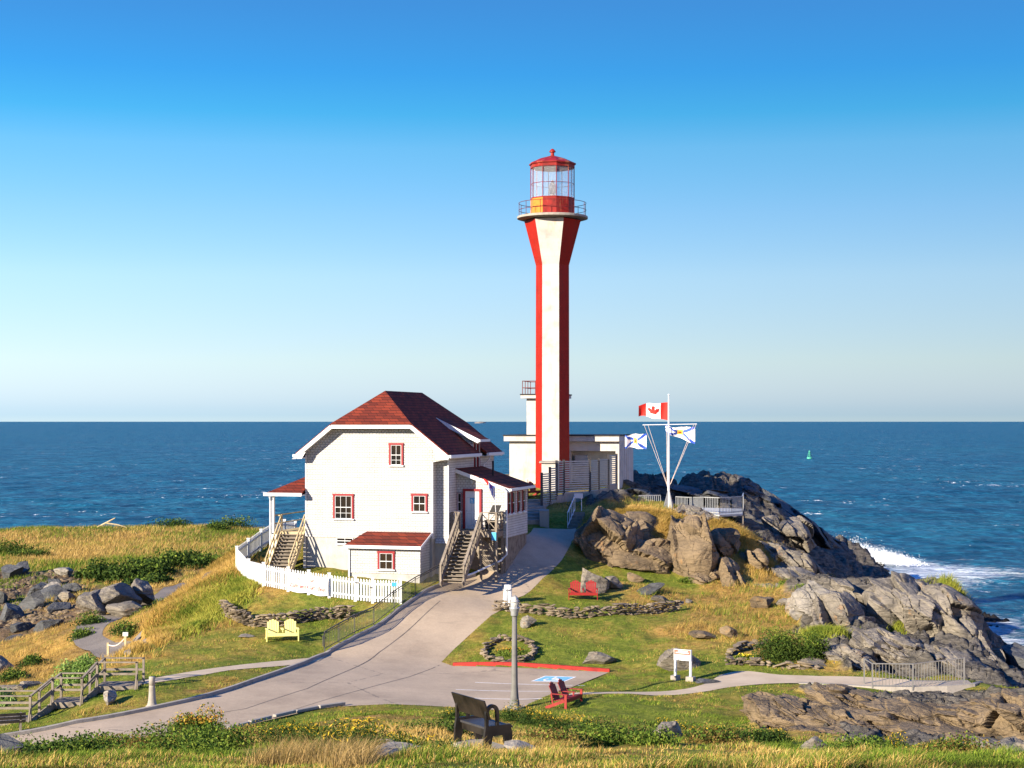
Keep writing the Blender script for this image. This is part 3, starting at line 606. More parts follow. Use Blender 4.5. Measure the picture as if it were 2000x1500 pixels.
# ------------------------------------------------------------ service building
B0 = PV(995, 930, 114.8); B0.z = 0; ba = R(-12)
sb = thing('service_building', (B0.x, B0.y, 11.2), 'low flat-roofed white concrete building with a raised block behind the striped tower', 'building', ba)
W_, D_ = 7.75, 7.2
mb = MB()
mb.box(0, 3.9, 0, D_, 0, 3.42); mb.box(3.9, W_, .9, D_, 0, 3.42); mb.box(3.9, W_, 0, .9, 2.75, 3.42); mb.box(3.9, 4.35, 0, .9, 0, 2.75); mb.box(W_-.25, W_, 0, .9, 0, 2.75)
mb.build('wall', M['lh_white'], sb)
mb = MB(); mb.box(-.32, W_+.05, -.4, D_+.3, 3.42, 3.78); rf = mb.build('roof', M['lh_white'], sb)
mb = MB(); mb.box(-.38, W_+.1, -.46, D_+.35, 3.78, 3.86); mb.build('roof_edging', M['black'], rf)
mb = MB(); mb.box(.7, 3.0, 2.6, 5.0, 3.86, 6.45); mb.build('upper_block', M['lh_white'], sb)
mb = MB(); mb.box(.35, 3.45, 2.2, 5.4, 6.45, 6.68); r2 = mb.build('upper_roof', M['lh_white'], sb)
mb = MB(); mb.box(.3, 3.5, 2.15, 5.45, 6.68, 6.76); mb.build('roof_edging', M['black'], r2)
mb = MB(); cs = [(.45,2.35), (3.3,2.35), (3.3,5.25), (.45,5.25)]
for i in range(4):
    p, q = cs[i], cs[(i+1) % 4]
    for z in (7.2, 7.68): mb.bar((*p, z), (*q, z), .05, .05)
    for t in (0, .33, .66): mb.bar((p[0]+(q[0]-p[0])*t, p[1]+(q[1]-p[1])*t, 6.74), (p[0]+(q[0]-p[0])*t, p[1]+(q[1]-p[1])*t, 7.7), .045, .045)
mb.build('roof_railing', M['rail_red'], sb)
mb = MB(); mb.box(4.6, 5.5, .3, .88, 1.75, 2.45); mb.build('ventilation_unit', M['grey_concrete'], sb)
MB().box(.25, 1.3, -.05, 0, .2, .75).build('wall_hatch', M['lh_white'], sb); MB().box(2.95,3.0,-.06,-.003,1.2,2.2).build('drain_pipe', M['lh_white'], sb)
mb = MB(); 
for y in (.8, 1.7, 2.6, 3.5, 4.4): mb.box(W_+.002, W_+.03, y, y+.05, 0, 3.3)
mb.build('wall_rib', M['lh_white'], sb)
# ------------------------------------------------------------ slatted fence
posts = [(1058,104,922,998),(1074,105.4,911,985),(1087,106.6,898,976),(1101,107.4,897,966),(1152,109,896,960),(1169,110.2,894,956),(1188,111.5,886,953),(1204,112.8,885,944)]
sf = thing('slatted_fence', PV(1101, 966, 107.4), 'curved grey metal fence of horizontal slats around the foot of the lighthouse', 'fence')
mbb = MB()
pp = []
for (px, Y, t, bt) in posts:
    x = (px-1000)*Y/F; zt = CZ-(t-822)*Y/F; zb = CZ-(bt-822)*Y/F; pp.append((x, Y, zt, zb))
    mb = MB(); mb.bar((x, Y, zb-.7), (x, Y, zt), .16, .16); mb.build('post', M['dark_metal'], sf, world=True)
for a, b_ in zip(pp[:-1], pp[1:]):
    mb = MB(); zt = min(a[2], b_[2])-.12; zb = max(a[3], b_[3])+.02; n = 15
    for k in range(n):
        z = zb+(zt-zb)*k/(n-1); mb.bar((a[0], a[1]-.02, z), (b_[0], b_[1]-.02, z), .03, .085)
    mb.build('slat_panel', M['galv'], sf, world=True)
    mbb.slab([(a[0], a[1]-.2, zb-.04), (b_[0], b_[1]-.2, zb-.04), (b_[0]+.1, b_[1]+.15, zb-.04), (a[0]+.1, a[1]+.15, zb-.04)], (0,0,-1.6))
mbb.build('footing', M['concrete'], sf, world=True)
# ------------------------------------------------------------ concrete steps up to the lighthouse
st = thing('concrete_steps', PV(1045, 1020, 100.6), 'concrete steps climbing from the road head to the lighthouse', 'steps')
mb = MB(); a = PV(1045, 1020, 100.4); e = PV(1052, 974, 105.6); n = 7
for k in range(n):
    t = k/n; x = a.x+(e.x-a.x)*t; y = a.y+(e.y-a.y)*t; z = a.z+(e.z-a.z)*(k+1)/n
    mb.box(x-.62, x+.55, y, y+(e.y-a.y)/n+.02, z-1.2, z)
mb.build('treads', M['concrete'], st, world=True)
mb = MB(); x, y, z = P(1058, 1020, 100.2); mb.box(x-.12, x+.45, y-.2, y+1.6, z-.6, z+.75); mb.build('cheek_wall', M['concrete'], st, world=True)
# wood-and-steel side stair with white rail
st = thing('small_stair', PV(1123, 1030, 100.8), 'short stair with a white metal handrail beside the rock at the head of the road', 'stairs')
mb = MB(); x0, y0, z0 = P(1122, 1032, 100.8)
for k in range(6): mb.box(x0-.45+.05*k, x0+.45+.05*k, y0+.32*k, y0+.32*k+.34, z0-.2+.17*k, z0+.08+.17*k)
mb.build('treads', M['wood'], st, world=True)
mb = MB(); a = Vector((x0-.42, y0, z0+.05)); e = Vector((x0+.1, y0+1.9, z0+1.0)); h = Vector((0,0,.95))
mb.bar(a+h, e+h, .05, .05); mb.bar(a+h*.15, e+h*.15, .04, .04)
for t in (0, .25, .5, .75, 1): mb.bar(a.lerp(e, t), a.lerp(e, t)+h, .04, .04)
q = e+Vector((.42,.1,0)); mb.bar(e+h, q+h, .05, .05); mb.bar(q, q+h, .05, .05); mb.box(e.x-.05, e.x+.5, e.y-.04, e.y, e.z+.8, e.z+1.1)
mb.build('handrail', M['trim_white'], st, world=True)
# ------------------------------------------------------------ house
HB = 7.0                                    # height of the house origin
hs_ = thing('keepers_house', (H0.x, H0.y, HB), 'white shingled house with red trimmed windows and a clipped red shingle roof', 'house', HA)
def z_(z): return z-HB
def roofz(u): return 17.73-.784*abs(u-4.1)
Wm = M['shingle_wall']
mb = MB()
pf = [(0,9.54), (7.49,9.54), (7.49,roofz(7.49)-.2), (6.43,15.72), (1.77,15.72), (0,roofz(0)-.2)]
mb.slab([(u, 0, z_(z)) for u, z in pf], (0,.6,0))
pb = [(0,9.54), (8.2,9.54), (8.2,roofz(8.2)-.2), (6.43,15.72), (1.77,15.72), (0,roofz(0)-.2)]
mb.slab([(u, .6, z_(z)) for u, z in pb], (0,9.0,0))
mb.add([(7.47,-.0,z_(13.75)),(8.5,.0,z_(13.95)),(8.5,.62,z_(13.95)),(7.47,.62,z_(13.75)),(7.47,0,z_(14.6)),(8.5,0,z_(14.2)),(8.5,.62,z_(14.2)),(7.47,.62,z_(14.6))],[(0,1,2,3),(4,7,6,5),(0,4,5,1),(2,6,7,3),(1,5,6,2),(0,3,7,4)])
mb.slab([(7.49,.6,z_(9.54)),(8.2,.6,z_(9.54)),(8.2,.4,z_(9.3)),(7.49,.4,z_(9.3))],(0,0,-.02))
mb.build('wall', Wm, hs_)
mb = MB(); mb.box(.06, 7.43, .06, .6, z_(6.6), z_(9.54)); mb.box(.06, 8.12, .6, 9.5, z_(6.6), z_(9.54)); mb.build('foundation', M['grey_concrete'], hs_)
# main roof
mb = MB(); T = (0,0,-.16)
K = [(1.77,-.6), (6.43,-.6)]
def rp(u, v, dz=0): return (u, v, z_(roofz(u)+dz))
mb.slab([rp(4.1,1.7), rp(4.1,8.2), rp(1.77,10.0), rp(-.4,10.0), rp(-.4,-.6), rp(1.77,-.6)], T)
mb.slab([rp(1.77,-.6,0), rp(6.43,-.6,0), rp(4.1,1.7)], T)
mb.slab([rp(4.1,8.2), rp(6.43,10.0), rp(1.77,10.0)], T)
mb.slab([rp(4.1,1.7), rp(6.43,-.6), rp(8.6,-.6), rp(8.6,5.3), rp(8.2,5.3), rp(8.2,6.7), rp(8.6,6.7), rp(8.6,10.0), rp(6.43,10.0), rp(4.1,8.2)], T)
roof = mb.build('roof', M['shingle_roof'], hs_)
# rake boards, fascias and gutters
mb = MB(); tw = M['trim_white']
def rk(u, v): return Vector((u, v, z_(roofz(u)-.2)))
for v in (-.62, 10.02):
    mb.bar(rk(-.42,v), rk(1.77,v), .04, .21); mb.bar(rk(1.77,v), rk(6.43,v), .05, .2); mb.bar(rk(6.43,v), rk(8.62,v), .04, .21)
mb.slab([(-.42,-.59,z_(13.98)), (0,-.59,z_(13.98)), (0,.0,z_(13.98)), (-.42,.0,z_(13.98))], (0,0,-.05))
for pts in ([(-.42,-.59),(-.42,-.0)],): pass
mb.add([(-.59,-.61,z_(13.9)),(.25,-.61,z_(14.3)),(.0,-.61,z_(13.92)),(-.59,-.57,z_(13.9)),(.25,-.57,z_(14.3)),(.0,-.57,z_(13.92))],[(0,2,1),(3,4,5),(0,1,4,3),(1,2,5,4),(2,0,3,5)])
mb.add([(8.64,-.61,z_(13.9)),(7.7,-.61,z_(14.5)),(7.95,-.61,z_(13.92)),(8.64,-.57,z_(13.9)),(7.7,-.57,z_(14.5)),(7.95,-.57,z_(13.92))],[(0,1,2),(3,5,4),(0,3,4,1),(1,4,5,2),(2,5,3,0)])
# soffits
for s_ in (0, 1):
    a0, a1, a2 = (-.4, 1.77, 0) if s_ == 0 else (8.6, 6.43, 8.2)
    mb.slab([(a0,-.6,z_(roofz(a0)-.2)), (a1,-.6,z_(roofz(a1)-.2)), (a1,0,z_(roofz(a1)-.2)), (a0,0,z_(roofz(a0)-.2))], (0,0,-.03))
mb.slab([(1.77,-.6,z_(15.7)), (6.43,-.6,z_(15.7)), (6.43,0,z_(15.7)), (1.77,0,z_(15.7))], (0,0,-.03))
mb.box(-.42, 0, -.4, 10, z_(13.96), z_(13.99)); mb.box(8.2, 8.62, -.4, 5.3, z_(13.96), z_(13.99)); mb.box(8.2, 8.62, 6.7, 10, z_(13.96), z_(13.99))
mb.build('rake_board', tw, hs_)
for g_ in ((8.6,8.74,-.6,5.3), (8.6,8.74,6.7,10.0), (-.54,-.4,-.6,10)): MB().box(*g_, z_(14.0), z_(14.16)).build('gutter', tw, hs_)
mb = MB(); mb.tube([(8.66,7.3,z_(14.0)), (8.6,7.25,z_(13.75)), (8.3,7.2,z_(13.5)), (8.27,7.2,z_(12.9))], .045, 6); mb.build('downspout', tw, hs_)
for g_ in ((7.44,7.52,-.03,.02,z_(9.54),z_(13.75)), (-.02,.05,-.03,.02,z_(9.54),z_(14.1)), (8.14,8.23,.57,.62,z_(9.54),z_(13.9))): MB().box(*g_).build('corner_board', tw, hs_)
# dormer
mb = MB(); v0, v1 = 5.3, 6.7
def dz(u): return 16.16-(u-6.1)*.47
mb.slab([(6.1,v0,z_(roofz(6.1)-.1)), (8.2,v0,z_(dz(8.2)-.05)), (8.2,v0,z_(roofz(8.2)-.2))], (0,v1-v0,0)); mb.build('dormer_wall', Wm, hs_)
mb = MB(); mb.slab([(6.0,v0-.3,z_(dz(6.0)+.02)), (8.62,v0-.3,z_(dz(8.62))), (8.62,v1+.3,z_(dz(8.62))), (6.0,v1+.3,z_(dz(6.0)+.02))], (0,0,-.07)); mb.build('dormer_roof', M['shingle_roof'], hs_)
mb = MB(); mb.bar((6.0,v0-.32,z_(dz(6.0)-.1)), (8.64,v0-.32,z_(dz(8.64)-.12)), .03, .24); mb.box(8.62,8.72,v0-.32,v1+.32,z_(dz(8.62)-.16),z_(dz(8.62)-.02)); mb.build('dormer_trim', tw, hs_)
# left dormer, only its edge shows
mb = MB(); mb.slab([(2.1,5.3,z_(16.16)), (-.45,5.3,z_(15.0)), (-.45,7.0,z_(15.0)), (2.1,7.0,z_(16.16))], (0,0,-.08)); mb.slab([(1.9,5.5,z_(15.9)), (.0,5.5,z_(15.1)), (.0,5.5,z_(14.4))], (0,1.3,0)); mb.build('dormer_roof', M['shingle_roof'], hs_)
def fplane(px, py, v=0.0):                  # photo pixel -> (u, z) on the plane v
    dx = (px-1000)/F; o = H0+HV*v; y = (o.x+ (-o.y)*HU.x/HU.y) / (dx - HU.x/HU.y)
    u = (y-o.y)/HU.y; return u, CZ-(py-822)*y/F
def window(par, px0, py0, px1, py1, v, trim=True, cols=2, rows=(.5,), sash=(0.5,), tw_=.11, uz=None, axis='f', up=8.2):
    if uz: u0, u1, za, zb = uz
    else:
        u0, zb = fplane(px0, py0, v); u1, za = fplane(px1, py1, v)
    za, zb = z_(za), z_(zb)
    if axis == 'f': B = lambda mb, a0, a1, d0, d1, c0, c1: mb.box(a0, a1, v-d1, v-d0, c0, c1)
    else: B = lambda mb, a0, a1, d0, d1, c0, c1: mb.box(up+d0, up+d1, a0, a1, c0, c1)
    t = tw_ if trim else .0; fr = MB(); i0, i1, j0, j1 = u0+t, u1-t, za+.07, zb-t; w = .032
    B(fr, i0, i0+w, .0, .05, j0, j1); B(fr, i1-w, i1, .0, .05, j0, j1); B(fr, i0+w, i1-w, .0, .05, j0, j0+w); B(fr, i0+w, i1-w, .0, .05, j1-w, j1)
    jm = (j0+j1)/2; B(fr, i0+w, i1-w, .0, .055, jm-.018, jm+.018)
    for k in range(1, cols): x = i0+(i1-i0)*k/cols; B(fr, x-.009, x+.009, .002, .035, j0+w, jm-.018); B(fr, x-.009, x+.009, .002, .035, jm+.018, j1-w)
    for q in rows:
        if abs(q-.5) > .05: B(fr, i0+w, i1-w, .003, .034, j0+(j1-j0)*q-.009, j0+(j1-j0)*q+.009)
    wn = fr.build('window', tw, par)
    g = MB(); B(g, i0+w, i1-w, .001, .012, j0+w, jm-.018); B(g, i0+w, i1-w, .001, .012, jm+.018, j1-w); g.build('pane', M['glass_dark'], wn)
    if trim:
        tr = MB(); B(tr, u0, u0+t, 0, .07, za+.07, zb-t); B(tr, u1-t, u1, 0, .07, za+.07, zb-t); B(tr, u0-.02, u1+.02, 0, .085, zb-t, zb); tr.build('trim', M['red_trim'], wn)
    si = MB(); B(si, u0-.03, u1+.03, 0, .12, za, za+.07); si.build('sill', tw, wn)
window(hs_, 760, 864, 788, 910, 0, cols=2, rows=(.25, .5)); window(hs_, 651, 963, 691, 1015, 0, cols=3, rows=(.5, .25)); window(hs_, 804, 963, 835, 1001, 0, cols=2)
window(hs_, 658, 1049, 690, 1064, .06, trim=False, cols=2)
for a in (5.45, 6.1): window(hs_, 0,0,0,0, 0, trim=True, tw_=.025, cols=1, rows=(), uz=(a, a+.42, 13.05, 14.75), axis='s', up=8.2)
# lean-to in front
mb = MB(); ul, ur = 3.2, 7.32
mb.box(ul, ur, -1.6, -.003, z_(7.75), z_(9.2)); 
for u in (ul, ur): mb.slab([(u, -1.6, z_(9.2)), (u, 0, z_(9.2)), (u, 0, z_(9.72))], ((.05 if u == ul else -.05),0,0))
mb.build('lean_to_wall', Wm, hs_)
mb = MB(); mb.box(ul+.05, ur-.05, -1.55, -.0, z_(6.4), z_(7.75)); mb.build('lean_to_footing', M['grey_concrete'], hs_)
mb = MB(); mb.slab([(ul-.17,-1.85,z_(9.27)), (ur+.12,-1.85,z_(9.27)), (ur+.12,-.003,z_(9.9)), (ul+.45,-.003,z_(9.9))], (0,0,-.09)); mb.build('lean_to_roof', M['shingle_roof'], hs_)
mb = MB(); mb.box(ul-.2, ur+.13, -1.93, -1.85, z_(9.1), z_(9.27)); mb.bar((ur+.14,-1.88,z_(9.2)), (ur+.14,-.02,z_(9.83)), .03, .14); mb.box(ul+.0, ul+.08, -1.68, -1.62, z_(7.0), z_(9.1)); mb.build('lean_to_gutter', tw, hs_)
window(hs_, 738, 1075, 771, 1114, -1.6, cols=2)
# side annex with shed roof
mb = MB(); ar = lambda u: 13.38-(u-8.2)*.345
for v in (2.2, 6.7): mb.slab([(8.2,v,z_(9.5)), (11.05,v,z_(9.5)), (11.05,v,z_(ar(11.05)-.1)), (8.2,v,z_(ar(8.2)-.1))], (0,.1,0))
mb.box(10.95, 11.05, 2.3, 6.7, z_(9.5), z_(ar(11.05)-.12)); mb.build('annex_wall', Wm, hs_)
mb = MB(); mb.slab([(8.2,1.9,z_(ar(8.2))), (11.35,1.9,z_(ar(11.35))), (11.35,7.1,z_(ar(11.35))), (8.2,7.1,z_(ar(8.2)))], (0,0,-.1)); arf = mb.build('annex_roof', M['shingle_roof'], hs_)
mb = MB(); mb.tube([(9.6,4.6,z_(12.8)), (9.6,4.6,z_(13.75))], .06, 8); mb.build('vent_pipe', M['black'], arf)
mb = MB(); mb.bar((8.2,1.88,z_(ar(8.2)-.14)), (11.37,1.88,z_(ar(11.37)-.14)), .03, .2); mb.box(11.35,11.46,1.86,7.1,z_(ar(11.35)-.16),z_(ar(11.35)-.02)); mb.slab([(8.2,1.9,z_(ar(8.2)-.12)),(11.35,1.9,z_(ar(11.35)-.12)),(11.35,2.2,z_(ar(11.35)-.12)),(8.2,2.2,z_(ar(8.2)-.12))],(0,0,-.02)); mb.box(11.05,11.35,1.9,7.1,z_(ar(11.35)-.16),z_(ar(11.35)-.13)); mb.build('annex_trim', tw, hs_)
mb = MB(); mb.box(8.25, 11.0, 2.25, 2.3, z_(6.7), z_(9.5)); mb.box(10.93, 11.0, 2.3, 6.7, z_(6.7), z_(9.5))
for k in range(16): mb.box(11.0, 11.02, 2.3+k*.275, 2.3+k*.275+.24, z_(6.7), z_(9.49))
mb.build('skirting_board', M['wood'], hs_)
for k, a in enumerate((2.5, 3.35, 4.55, 5.6)): window(hs_, 0,0,0,0, 0, trim=True, tw_=.025, cols=1, rows=(), uz=(a, a+.6, 10.75, 12.05), axis='s', up=11.05)
# entrance door
u0, zt = fplane(905, 958, 2.2); u1, zb = fplane(941, 1032, 2.2)
mb = MB(); mb.box(u0, u0+.13, 2.1, 2.2, z_(zb), z_(zt)); mb.box(u1-.13, u1, 2.1, 2.2, z_(zb), z_(zt)); mb.box(u0, u1, 2.09, 2.2, z_(zt), z_(zt+.13)); fr = mb.build('door_frame', M['red_trim'], hs_)
mb = MB(); mb.box(u0+.13, u1-.13, 2.15, 2.2, z_(zb), z_(zt)); d = mb.build('door', tw, hs_)
mb = MB()
um = (u0+u1)/2
for (a, b_) in ((u0+.22, um-.05), (um+.05, u1-.22)):
    for (c0, c1) in ((.15, .85), (.98, 1.75)):
        for q in ((a, a+.015, c0, c1), (b_-.015, b_, c0, c1), (a, b_, c0, c0+.015), (a, b_, c1-.015, c1)): mb.box(q[0], q[1], 2.14, 2.15, z_(zb)+q[2], z_(zb)+q[3])
mb.build('door_moulding', M['grey_concrete'], d)
mb = MB(); mb.tube([(u0+.22, 2.1, z_(zb)+1.0), (u0+.22, 2.15, z_(zb)+1.0)], .03, 8); mb.build('handle', M['galv'], d)
mb = MB(); mb.box(um-.13, um+.13, 2.135, 2.148, z_(zb)+1.42, z_(zb)+1.72); mb.build('door_sign', M['sign_blue'], d)
mb = MB(); 
for k in range(3): mb.box(um-.09, um+.07-.03*k, 2.13, 2.134, z_(zb)+1.48+.075*k, z_(zb)+1.505+.075*k)
mb.build('sign_lettering', M['flag_white'], d)
uw, zw = fplane(885, 963, 2.2); window(hs_, 0,0,0,0, 2.2, trim=True, tw_=.025, cols=1, rows=(), uz=(8.22, 8.5, 10.9, 12.0))
mb = MB(); mb.box(um-.06, um+.06, 2.05, 2.2, z_(zt+.42), z_(zt+.6)); mb.build('wall_lamp', M['globe'], hs_)
mb = MB(); mb.tube([(11.12,2.1,z_(12.2)), (11.12,2.1,z_(8.6)), (10.9,1.7,z_(8.3)), (9.9,-.2,z_(7.75)), (9.65,-.6,z_(7.66))], .055, 6); mb.build('downspout', tw, hs_)
# entrance deck and stairs
dk = thing('entrance_deck', HW(9.6, 1.2, 7.1), 'weathered timber deck with crossed railings and long stair up to the side door', 'deck', HA)
DB = 7.1; dz0 = zb-.06-DB
def dloc(u, v, z): return (u-9.6, v-1.2, z-DB)
def DBX(mb, u0, u1, v0, v1, z0, z1): a = dloc(u0, v0, z0); b_ = dloc(u1, v1, z1); mb.box(a[0], b_[0], a[1], b_[1], a[2], b_[2])
FZ = zb-.06
mb = MB(); DBX(mb, 8.25, 10.9, .9, 2.2, FZ-.06, FZ); DBX(mb, 8.25, 10.9, .86, .9, FZ-.3, FZ); DBX(mb, 10.86, 10.9, .9, 2.2, FZ-.3, FZ-.06); mb.build('deck_floor', M['wood'], dk)
SU0, SU1 = 8.75, 9.95
for (u, v) in ((8.3,.95), (8.72,.95), (9.98,.95), (10.85,.95), (10.85,2.15)):
    mb = MB(); DBX(mb, u-.06, u+.06, v-.06, v+.06, 6.6, FZ+1.05); mb.build('post', M['wood'], dk)
def xrail(a, b_):
    mb = MB(); A = Vector(dloc(*a, FZ)); B_ = Vector(dloc(*b_, FZ)); up = Vector((0,0,1))
    mb.bar(A+up*1.05, B_+up*1.05, .12, .04); mb.bar(A+up*.1, B_+up*.1, .05, .06); mb.bar(A+up*.1, B_+up*1.03, .04, .04); mb.bar(A+up*1.03, B_+up*.1, .035, .05)
    m_ = A.lerp(B_, .5); mb.bar(m_+up*.1, m_+up*1.03, .045, .045); mb.bar(A+up*.56, B_+up*.56, .04, .05); mb.build('cross_railing', M['wood'], dk)
xrail((8.3,.95), (8.72,.95)); xrail((9.98,.95), (10.85,.95)); xrail((10.85,.95), (10.85,1.55)); xrail((10.85,1.55), (10.85,2.15))
mb = MB(); 
for k in range(22):
    u = 10.0+k*.04
    mb.bar(dloc(10.0, .97, FZ-.35-k*.1), dloc(10.8, .97, FZ-1.1-k*.1), .012, .03) if k < 12 else None
    mb.bar(dloc(10.8, .98, FZ-.35-k*.1), dloc(10.0, .98, FZ-1.1-k*.1), .012, .03) if k < 12 else None
mb.build('lattice', M['wood'], dk)
n = 13; vb = -2.3; zg = 7.35; bot = (vb, zg)
for side in (SU0, SU1):
    mb = MB(); mb.bar(dloc(side, .9, FZ-.14), dloc(side, vb-.1, zg-.05), .05, .32); mb.build('stringer', M['wood'], dk)
for k in range(n):
    t = (k+1)/(n+1); v = .9+(vb-.9)*t; z = FZ+(zg-FZ)*t
    mb = MB(); DBX(mb, SU0+.03, SU1-.03, v-.16, v+.14, z, z+.04); DBX(mb, SU0+.03, SU1-.03, v+.1, v+.13, z-.16, z); mb.build('tread', M['wood'], dk)
for side in (SU0-.04, SU1+.04):
    mb = MB(); up = Vector((0,0,1)); A = Vector(dloc(side, .9, FZ)); B_ = Vector(dloc(side, vb, zg))
    mb.bar(A+up*1.03, B_+up*1.0, .14, .05); mb.bar(A+up*.8, B_+up*.78, .04, .1); mb.bar(A+up*.3, B_+up*.28, .04, .1)
    for t in (0, .33, .66, 1): p = A.lerp(B_, t); mb.bar(p-up*.1, p+up*1.02, .09, .09)
    for k in range(14): p = A.lerp(B_, (k+.5)/14); mb.bar(p+up*.28, p+up*.8, .035, .06)
    mb.build('handrail', M['wood'], dk)
# windsock banner on the deck rail
fb = thing('house_flag', HW(10.85, .95, FZ+1.0), 'small red white and navy flag on a stick fixed to the deck rail', 'flag')
mb = MB(); mb.tube([(0,0,-.3), (-.06,0,.5), (-.12,0,1.9)], .02, 6); mb.build('stick', M['fence_white'], fb)
vs = []; fs = []; mi = []
for i in range(25):
    for j in range(9):
        t = i/24; q = j/8; vs.append((-.1-.1*math.sin(t*5)*.9-(.85*t*t), -.15+.3*q*math.cos(t*4)+.1*math.sin(6*t+2*q), 1.9-.15*math.sin(t*3)-(1-t)*1.05*q*0.9+.55*t-.1*q))
for i in range(24):
    for j in range(8): fs.append((i*9+j, (i+1)*9+j, (i+1)*9+j+1, i*9+j+1)); mi.append(0 if i > 17 or (9 < i < 13 and j < 4) else (1 if i % 7 in (3,4,5) else 2))
mb = MB(); mb.v = vs; mb.f = fs; mb.m = mi; mb.build('cloth', [M['flag_red'], M['flag_white'], M['flag_blue']], fb); fb.scale = (.8,.8,.8)
# black bin / box on deck, board
o = MB().box(-.3,.3,-.2,.2,0,.55).box(-.33,.33,-.23,.23,.55,.6).build('storage_box', M['black'], None); o.location = HW(10.4, 1.5, FZ+.004); o.rotation_euler.z = HA; tag(o, 'black storage box behind the crossed deck railing', 'box')
o = MB().slab([(-.25,0,0), (.25,0,0), (.4,.25,.45), (-.1,.25,.45)], (0,0,.03)).build('slanted_board', M['black'], None); o.location = HW(10.6, 1.2, FZ+.95); o.rotation_euler.z = HA; tag(o, 'black slanted board standing above the deck rail by the annex', 'board')
o = MB().box(-.13,.13,-.02,0,-.45,0).build('notice_panel', M['sign_blue'], None); o.location = HW(10.75, .84, FZ-.02); o.rotation_euler.z = HA; tag(o, 'blue and white notice hanging from the deck corner', 'sign')
# side porch
po = thing('side_porch', HW(-1.1, 0, 7.6), 'open porch with red roof and timber stair at the left of the house', 'porch', HA)
def PL_(u, v, z): return (u+1.1, v, z-7.6)
mb = MB(); mb.slab([PL_(-2.15,-.55,12.0), PL_(0,-.55,12.0), PL_(0,1.6,13.1)], (0,0,-.09)); mb.slab([PL_(-2.15,-.55,12.0), PL_(0,1.6,13.1), PL_(0,5.5,13.1), PL_(-2.15,7.5,12.0)], (0,0,-.09)); mb.build('porch_roof', M['shingle_roof'], po)
def pbx(mb, u0, u1, v0, v1, z0, z1): a = PL_(u0, v0, z0); b_ = PL_(u1, v1, z1); return mb.box(a[0], b_[0], a[1], b_[1], a[2], b_[2])
mb = MB(); pbx(mb, -2.3, 0, -.63, -.55, 11.82, 12.0); pbx(mb, -2.3, -2.15, -.55, 7.5, 11.82, 12.0); pbx(mb, -2.1, 0, -.5, 7.2, 11.85, 11.9); mb.build('porch_gutter', tw, po)
for (u, v) in ((-1.85,-.3), (-1.85, 4.6), (-.65, 4.6)):
    mb = MB(); pbx(mb, u-.08, u+.08, v-.08, v+.08, 9.75, 11.85); mb.build('porch_post', M['fence_white'], po)
mb = MB(); mb.tube([PL_(-2.0,-.5,11.85), PL_(-1.95,-.5,11.7), PL_(-1.97,-.42,11.55), PL_(-1.97,-.42,7.7)], .05, 6); mb.build('downspout', tw, po)
mb = MB(); pbx(mb, -1.95, 0, 0, 6.5, 9.65, 9.8); mb.build('porch_floor', M['wood_pale'], po)
mb = MB(); pbx(mb, -1.98, -1.6, -.4, .3, 7.0, 9.65); pbx(mb, -.15, 0, .0, .3, 7.0, 9.65); mb.build('porch_pier', M['white'], po)
mb = MB(); pbx(mb, -.6, 0, 3.4, 6.6, 9.8, 11.85); mb.build('porch_wall', Wm, po)
n = 12
for k in range(n):
    t = (k+1)/(n+1); v = 0-2.1*t; z = 9.8-2.3*t; mb = MB(); pbx(mb, -1.45, -.12, v-.13, v+.15, z, z+.04); pbx(mb, -1.45, -.12, v+.1, v+.13, z-.17, z); mb.build('tread', M['wood'], po)
for u in (-1.5, -.1):
    mb = MB(); up = Vector((0,0,1)); A = Vector(PL_(u, .1, 9.8)); B_ = Vector(PL_(u, -2.1, 7.5))
    mb.bar(A+up*.95, B_+up*.9, .05, .1); mb.bar(A+up*.5, B_+up*.45, .04, .08); mb.bar(A-up*.1, B_-up*.1, .05, .28)
    for t in (0, .5, 1): p = A.lerp(B_, t); mb.bar(p-up*.1, p+up*.95, .08, .08)
    mb.build('handrail', M['wood_pale'], po)
mb = MB(); 
for (p, q) in (((-1.85,-.3), (-1.85,4.6)), ((-1.85,4.6), (-.65,4.6)), ((-1.85,-.1), (-1.5,-.1))):
    for z in (10.25, 10.7): mb.bar(PL_(*p, z), PL_(*q, z), .05, .06)
mb.build('porch_railing', M['wood_pale'], po)
